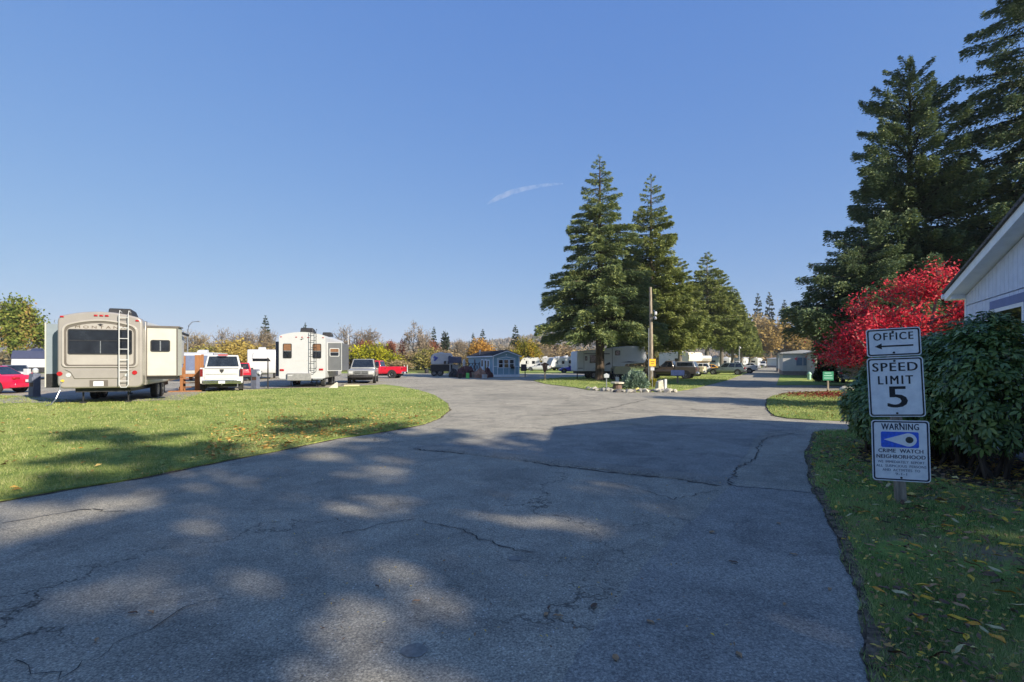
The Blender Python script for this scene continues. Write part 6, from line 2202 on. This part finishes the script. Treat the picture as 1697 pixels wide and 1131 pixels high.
mound('covered_heap', 'maroon tarpaulin heap behind the green board', 770, 626, .95, .6, 1.0, m_tarp, 1)
mound('covered_heap', 'maroon tarpaulin heap against the cottage corner', 808, 626, .55, .5, .95, m_tarp, 2)
mound('covered_heap', 'tan tarpaulin heap between the two maroon ones', 796, 627, .65, .5, .85, m_tan, 3)
mound('covered_heap', 'dark covered heap left of the maroon tarpaulin', 753, 625.5, .5, .5, .75, M['dark_metal'], 4)
for i, (px, py, sx, sy, sz_, mt_, lab) in enumerate((
        (786, 626.5, .5, .4, .55, 'wood_grey', 'weathered wooden crate among the tarpaulin heaps'),
        (762, 627, .35, .35, .45, 'dark_metal', 'dark plastic tub left of the green board'),
        (803, 627.5, .4, .3, .35, 'white', 'pale storage box at the foot of the tan heap'))):
    X, Y = gnd(px, py)
    t = thing('storage_crate', lab, 'crate', (X, Y, 0), .3 * i)
    MB().box(-sx / 2, sx / 2, -sy / 2, sy / 2, 0, sz_).build('box', M[mt_], t, bevel=.02)
    MB().box(-sx / 2 - .02, sx / 2 + .02, -sy / 2 - .02, sy / 2 + .02, sz_, sz_ + .05).build('lid', M[mt_], t)
X, Y = gnd(775, 627.5)
t = thing('sandwich_board', 'small bright green folding board standing before the heaps', 'board', (X, Y, 0))
m_gb = pm('bright_green', S(96, 190, 84), .5, 0, .08, 9)
MB().hexa([(-.16, -.2, 0), (.16, -.2, 0), (.16, -.17, 0), (-.16, -.17, 0), (-.16, -.03, .56), (.16, -.03, .56), (.16, -.0, .56), (-.16, -.0, .56)]).build('front_leaf', m_gb, t)
MB().hexa([(-.16, .17, 0), (.16, .17, 0), (.16, .2, 0), (-.16, .2, 0), (-.16, .005, .56), (.16, .005, .56), (.16, .03, .56), (-.16, .03, .56)]).build('back_leaf', m_gb, t)
# open white stall with dark canopy
Y = 60
t = thing('canopy_stall', 'white open stall with dark blue canopy between camper and cottage', 'stall', (xat(754, Y), Y, 0), R(12))
for x in (-.62, .56):
    for y in (0, 1.4):
        MB().box(x, x + .09, y, y + .09, 0, 1.55).build('post', M['white'], t)
MB().hexa([(-.7, -.1, 1.56), (.75, -.1, 1.56), (.75, 1.6, 1.56), (-.7, 1.6, 1.56), (-.72, .1, 2.3), (.8, .1, 2.25), (.8, 1.6, 2.3), (-.72, 1.6, 2.35)]).build('canopy', m_navy, t, bevel=.03)
MB().box(-.5, .5, 1.2, 1.36, .1, 1.4).build('back_panel', M['white'], t)
MB().box(-.55, .5, .2, 1.1, .4, .5).build('shelf', M['white'], t)
# wooden frame and bicycles-like rack
Y = 59
t = thing('lattice_rack', 'dark criss-cross wooden rack in front of the cottage side', 'rack', (xat(776, Y), Y, 0), R(10))
for k in range(6):
    x = -1.0 + k * .36
    MB().tube([(x, 0, .7), (x + .45, 0, 1.5)], .03, 5).build('slat', M['dark_metal'], t)
    MB().tube([(x + .45, .05, .7), (x, .05, 1.5)], .03, 5).build('slat', M['dark_metal'], t)
for x in (-1.0, .0, 1.25):
    MB().box(x, x + .07, -.04, .1, 0, 1.7).build('post', M['dark_metal'], t)
MB().box(-1.0, 1.3, -.03, .08, 1.5, 1.56).build('rail', M['dark_metal'], t)
for i, (px, Y, z1, lab) in enumerate(((769, 58.5, 2.0, 'pale conical yard ornament left of the cottage side'),)):
    tag(MB().lathe([(.25, 0), (.2, .9), (.12, 1.4), (.2, 1.7), (.05, 2.0)], 'z', 10).build('yard_ornament', M['white'], loc=(xat(px, Y), Y, 0), smooth=True), lab, 'ornament')

# ------------------------------------------------------------------ contrail high in the sky
Yc = 6000
pts = [(806, 339, .3), (826, 325, .9), (848, 313, .95), (872, 304, .75), (900, 296, .6), (920, 291, .5), (938, 287, .25)]
mb = MB().tube([(xat(p[0], Yc), Yc + i * 60, zat(p[1], Yc)) for i, p in enumerate(pts)], [p[2] * 38 for p in pts], 12)
cm = bpy.data.materials.new('contrail_vapour')
cm.use_nodes = True
ct = cm.node_tree
ct.nodes.remove(ct.nodes['Principled BSDF'])
pv = ct.nodes.new('ShaderNodeVolumePrincipled')
pv.inputs['Color'].default_value = (1, 1, 1, 1)
tcn = ct.nodes.new('ShaderNodeTexCoord')
nn_ = noise(ct, tcn.outputs['Object'], .012, 3, .6)
dn = ramp(ct, nn_, [(.32, (0, 0, 0)), (.6, (1, 1, 1))])
ct.links.new(math_n(ct, 'MULTIPLY', dn, .0042), pv.inputs['Density'])
ct.links.new(pv.outputs[0], ct.nodes['Material Output'].inputs['Volume'])
o = mb.build('contrail', cm)
tag(o, 'faint white vapour trail slanting across the blue sky', 'contrail', kind='stuff')

# ------------------------------------------------------------------ thin autumn haze
hm = bpy.data.materials.new('haze_air')
hm.use_nodes = True
ht = hm.node_tree
ht.nodes.remove(ht.nodes['Principled BSDF'])
pv = ht.nodes.new('ShaderNodeVolumePrincipled')
pv.inputs['Color'].default_value = (.86, .92, 1, 1)
pv.inputs['Density'].default_value = .0002
pv.inputs['Anisotropy'].default_value = .0
ht.links.new(pv.outputs[0], ht.nodes['Material Output'].inputs['Volume'])
o = MB().box(-2400, 2400, -300, 2400, -3, 110).build('haze', hm)
o['kind'] = 'stuff'
tag(o, 'thin pale haze in the air over the whole park', 'haze')
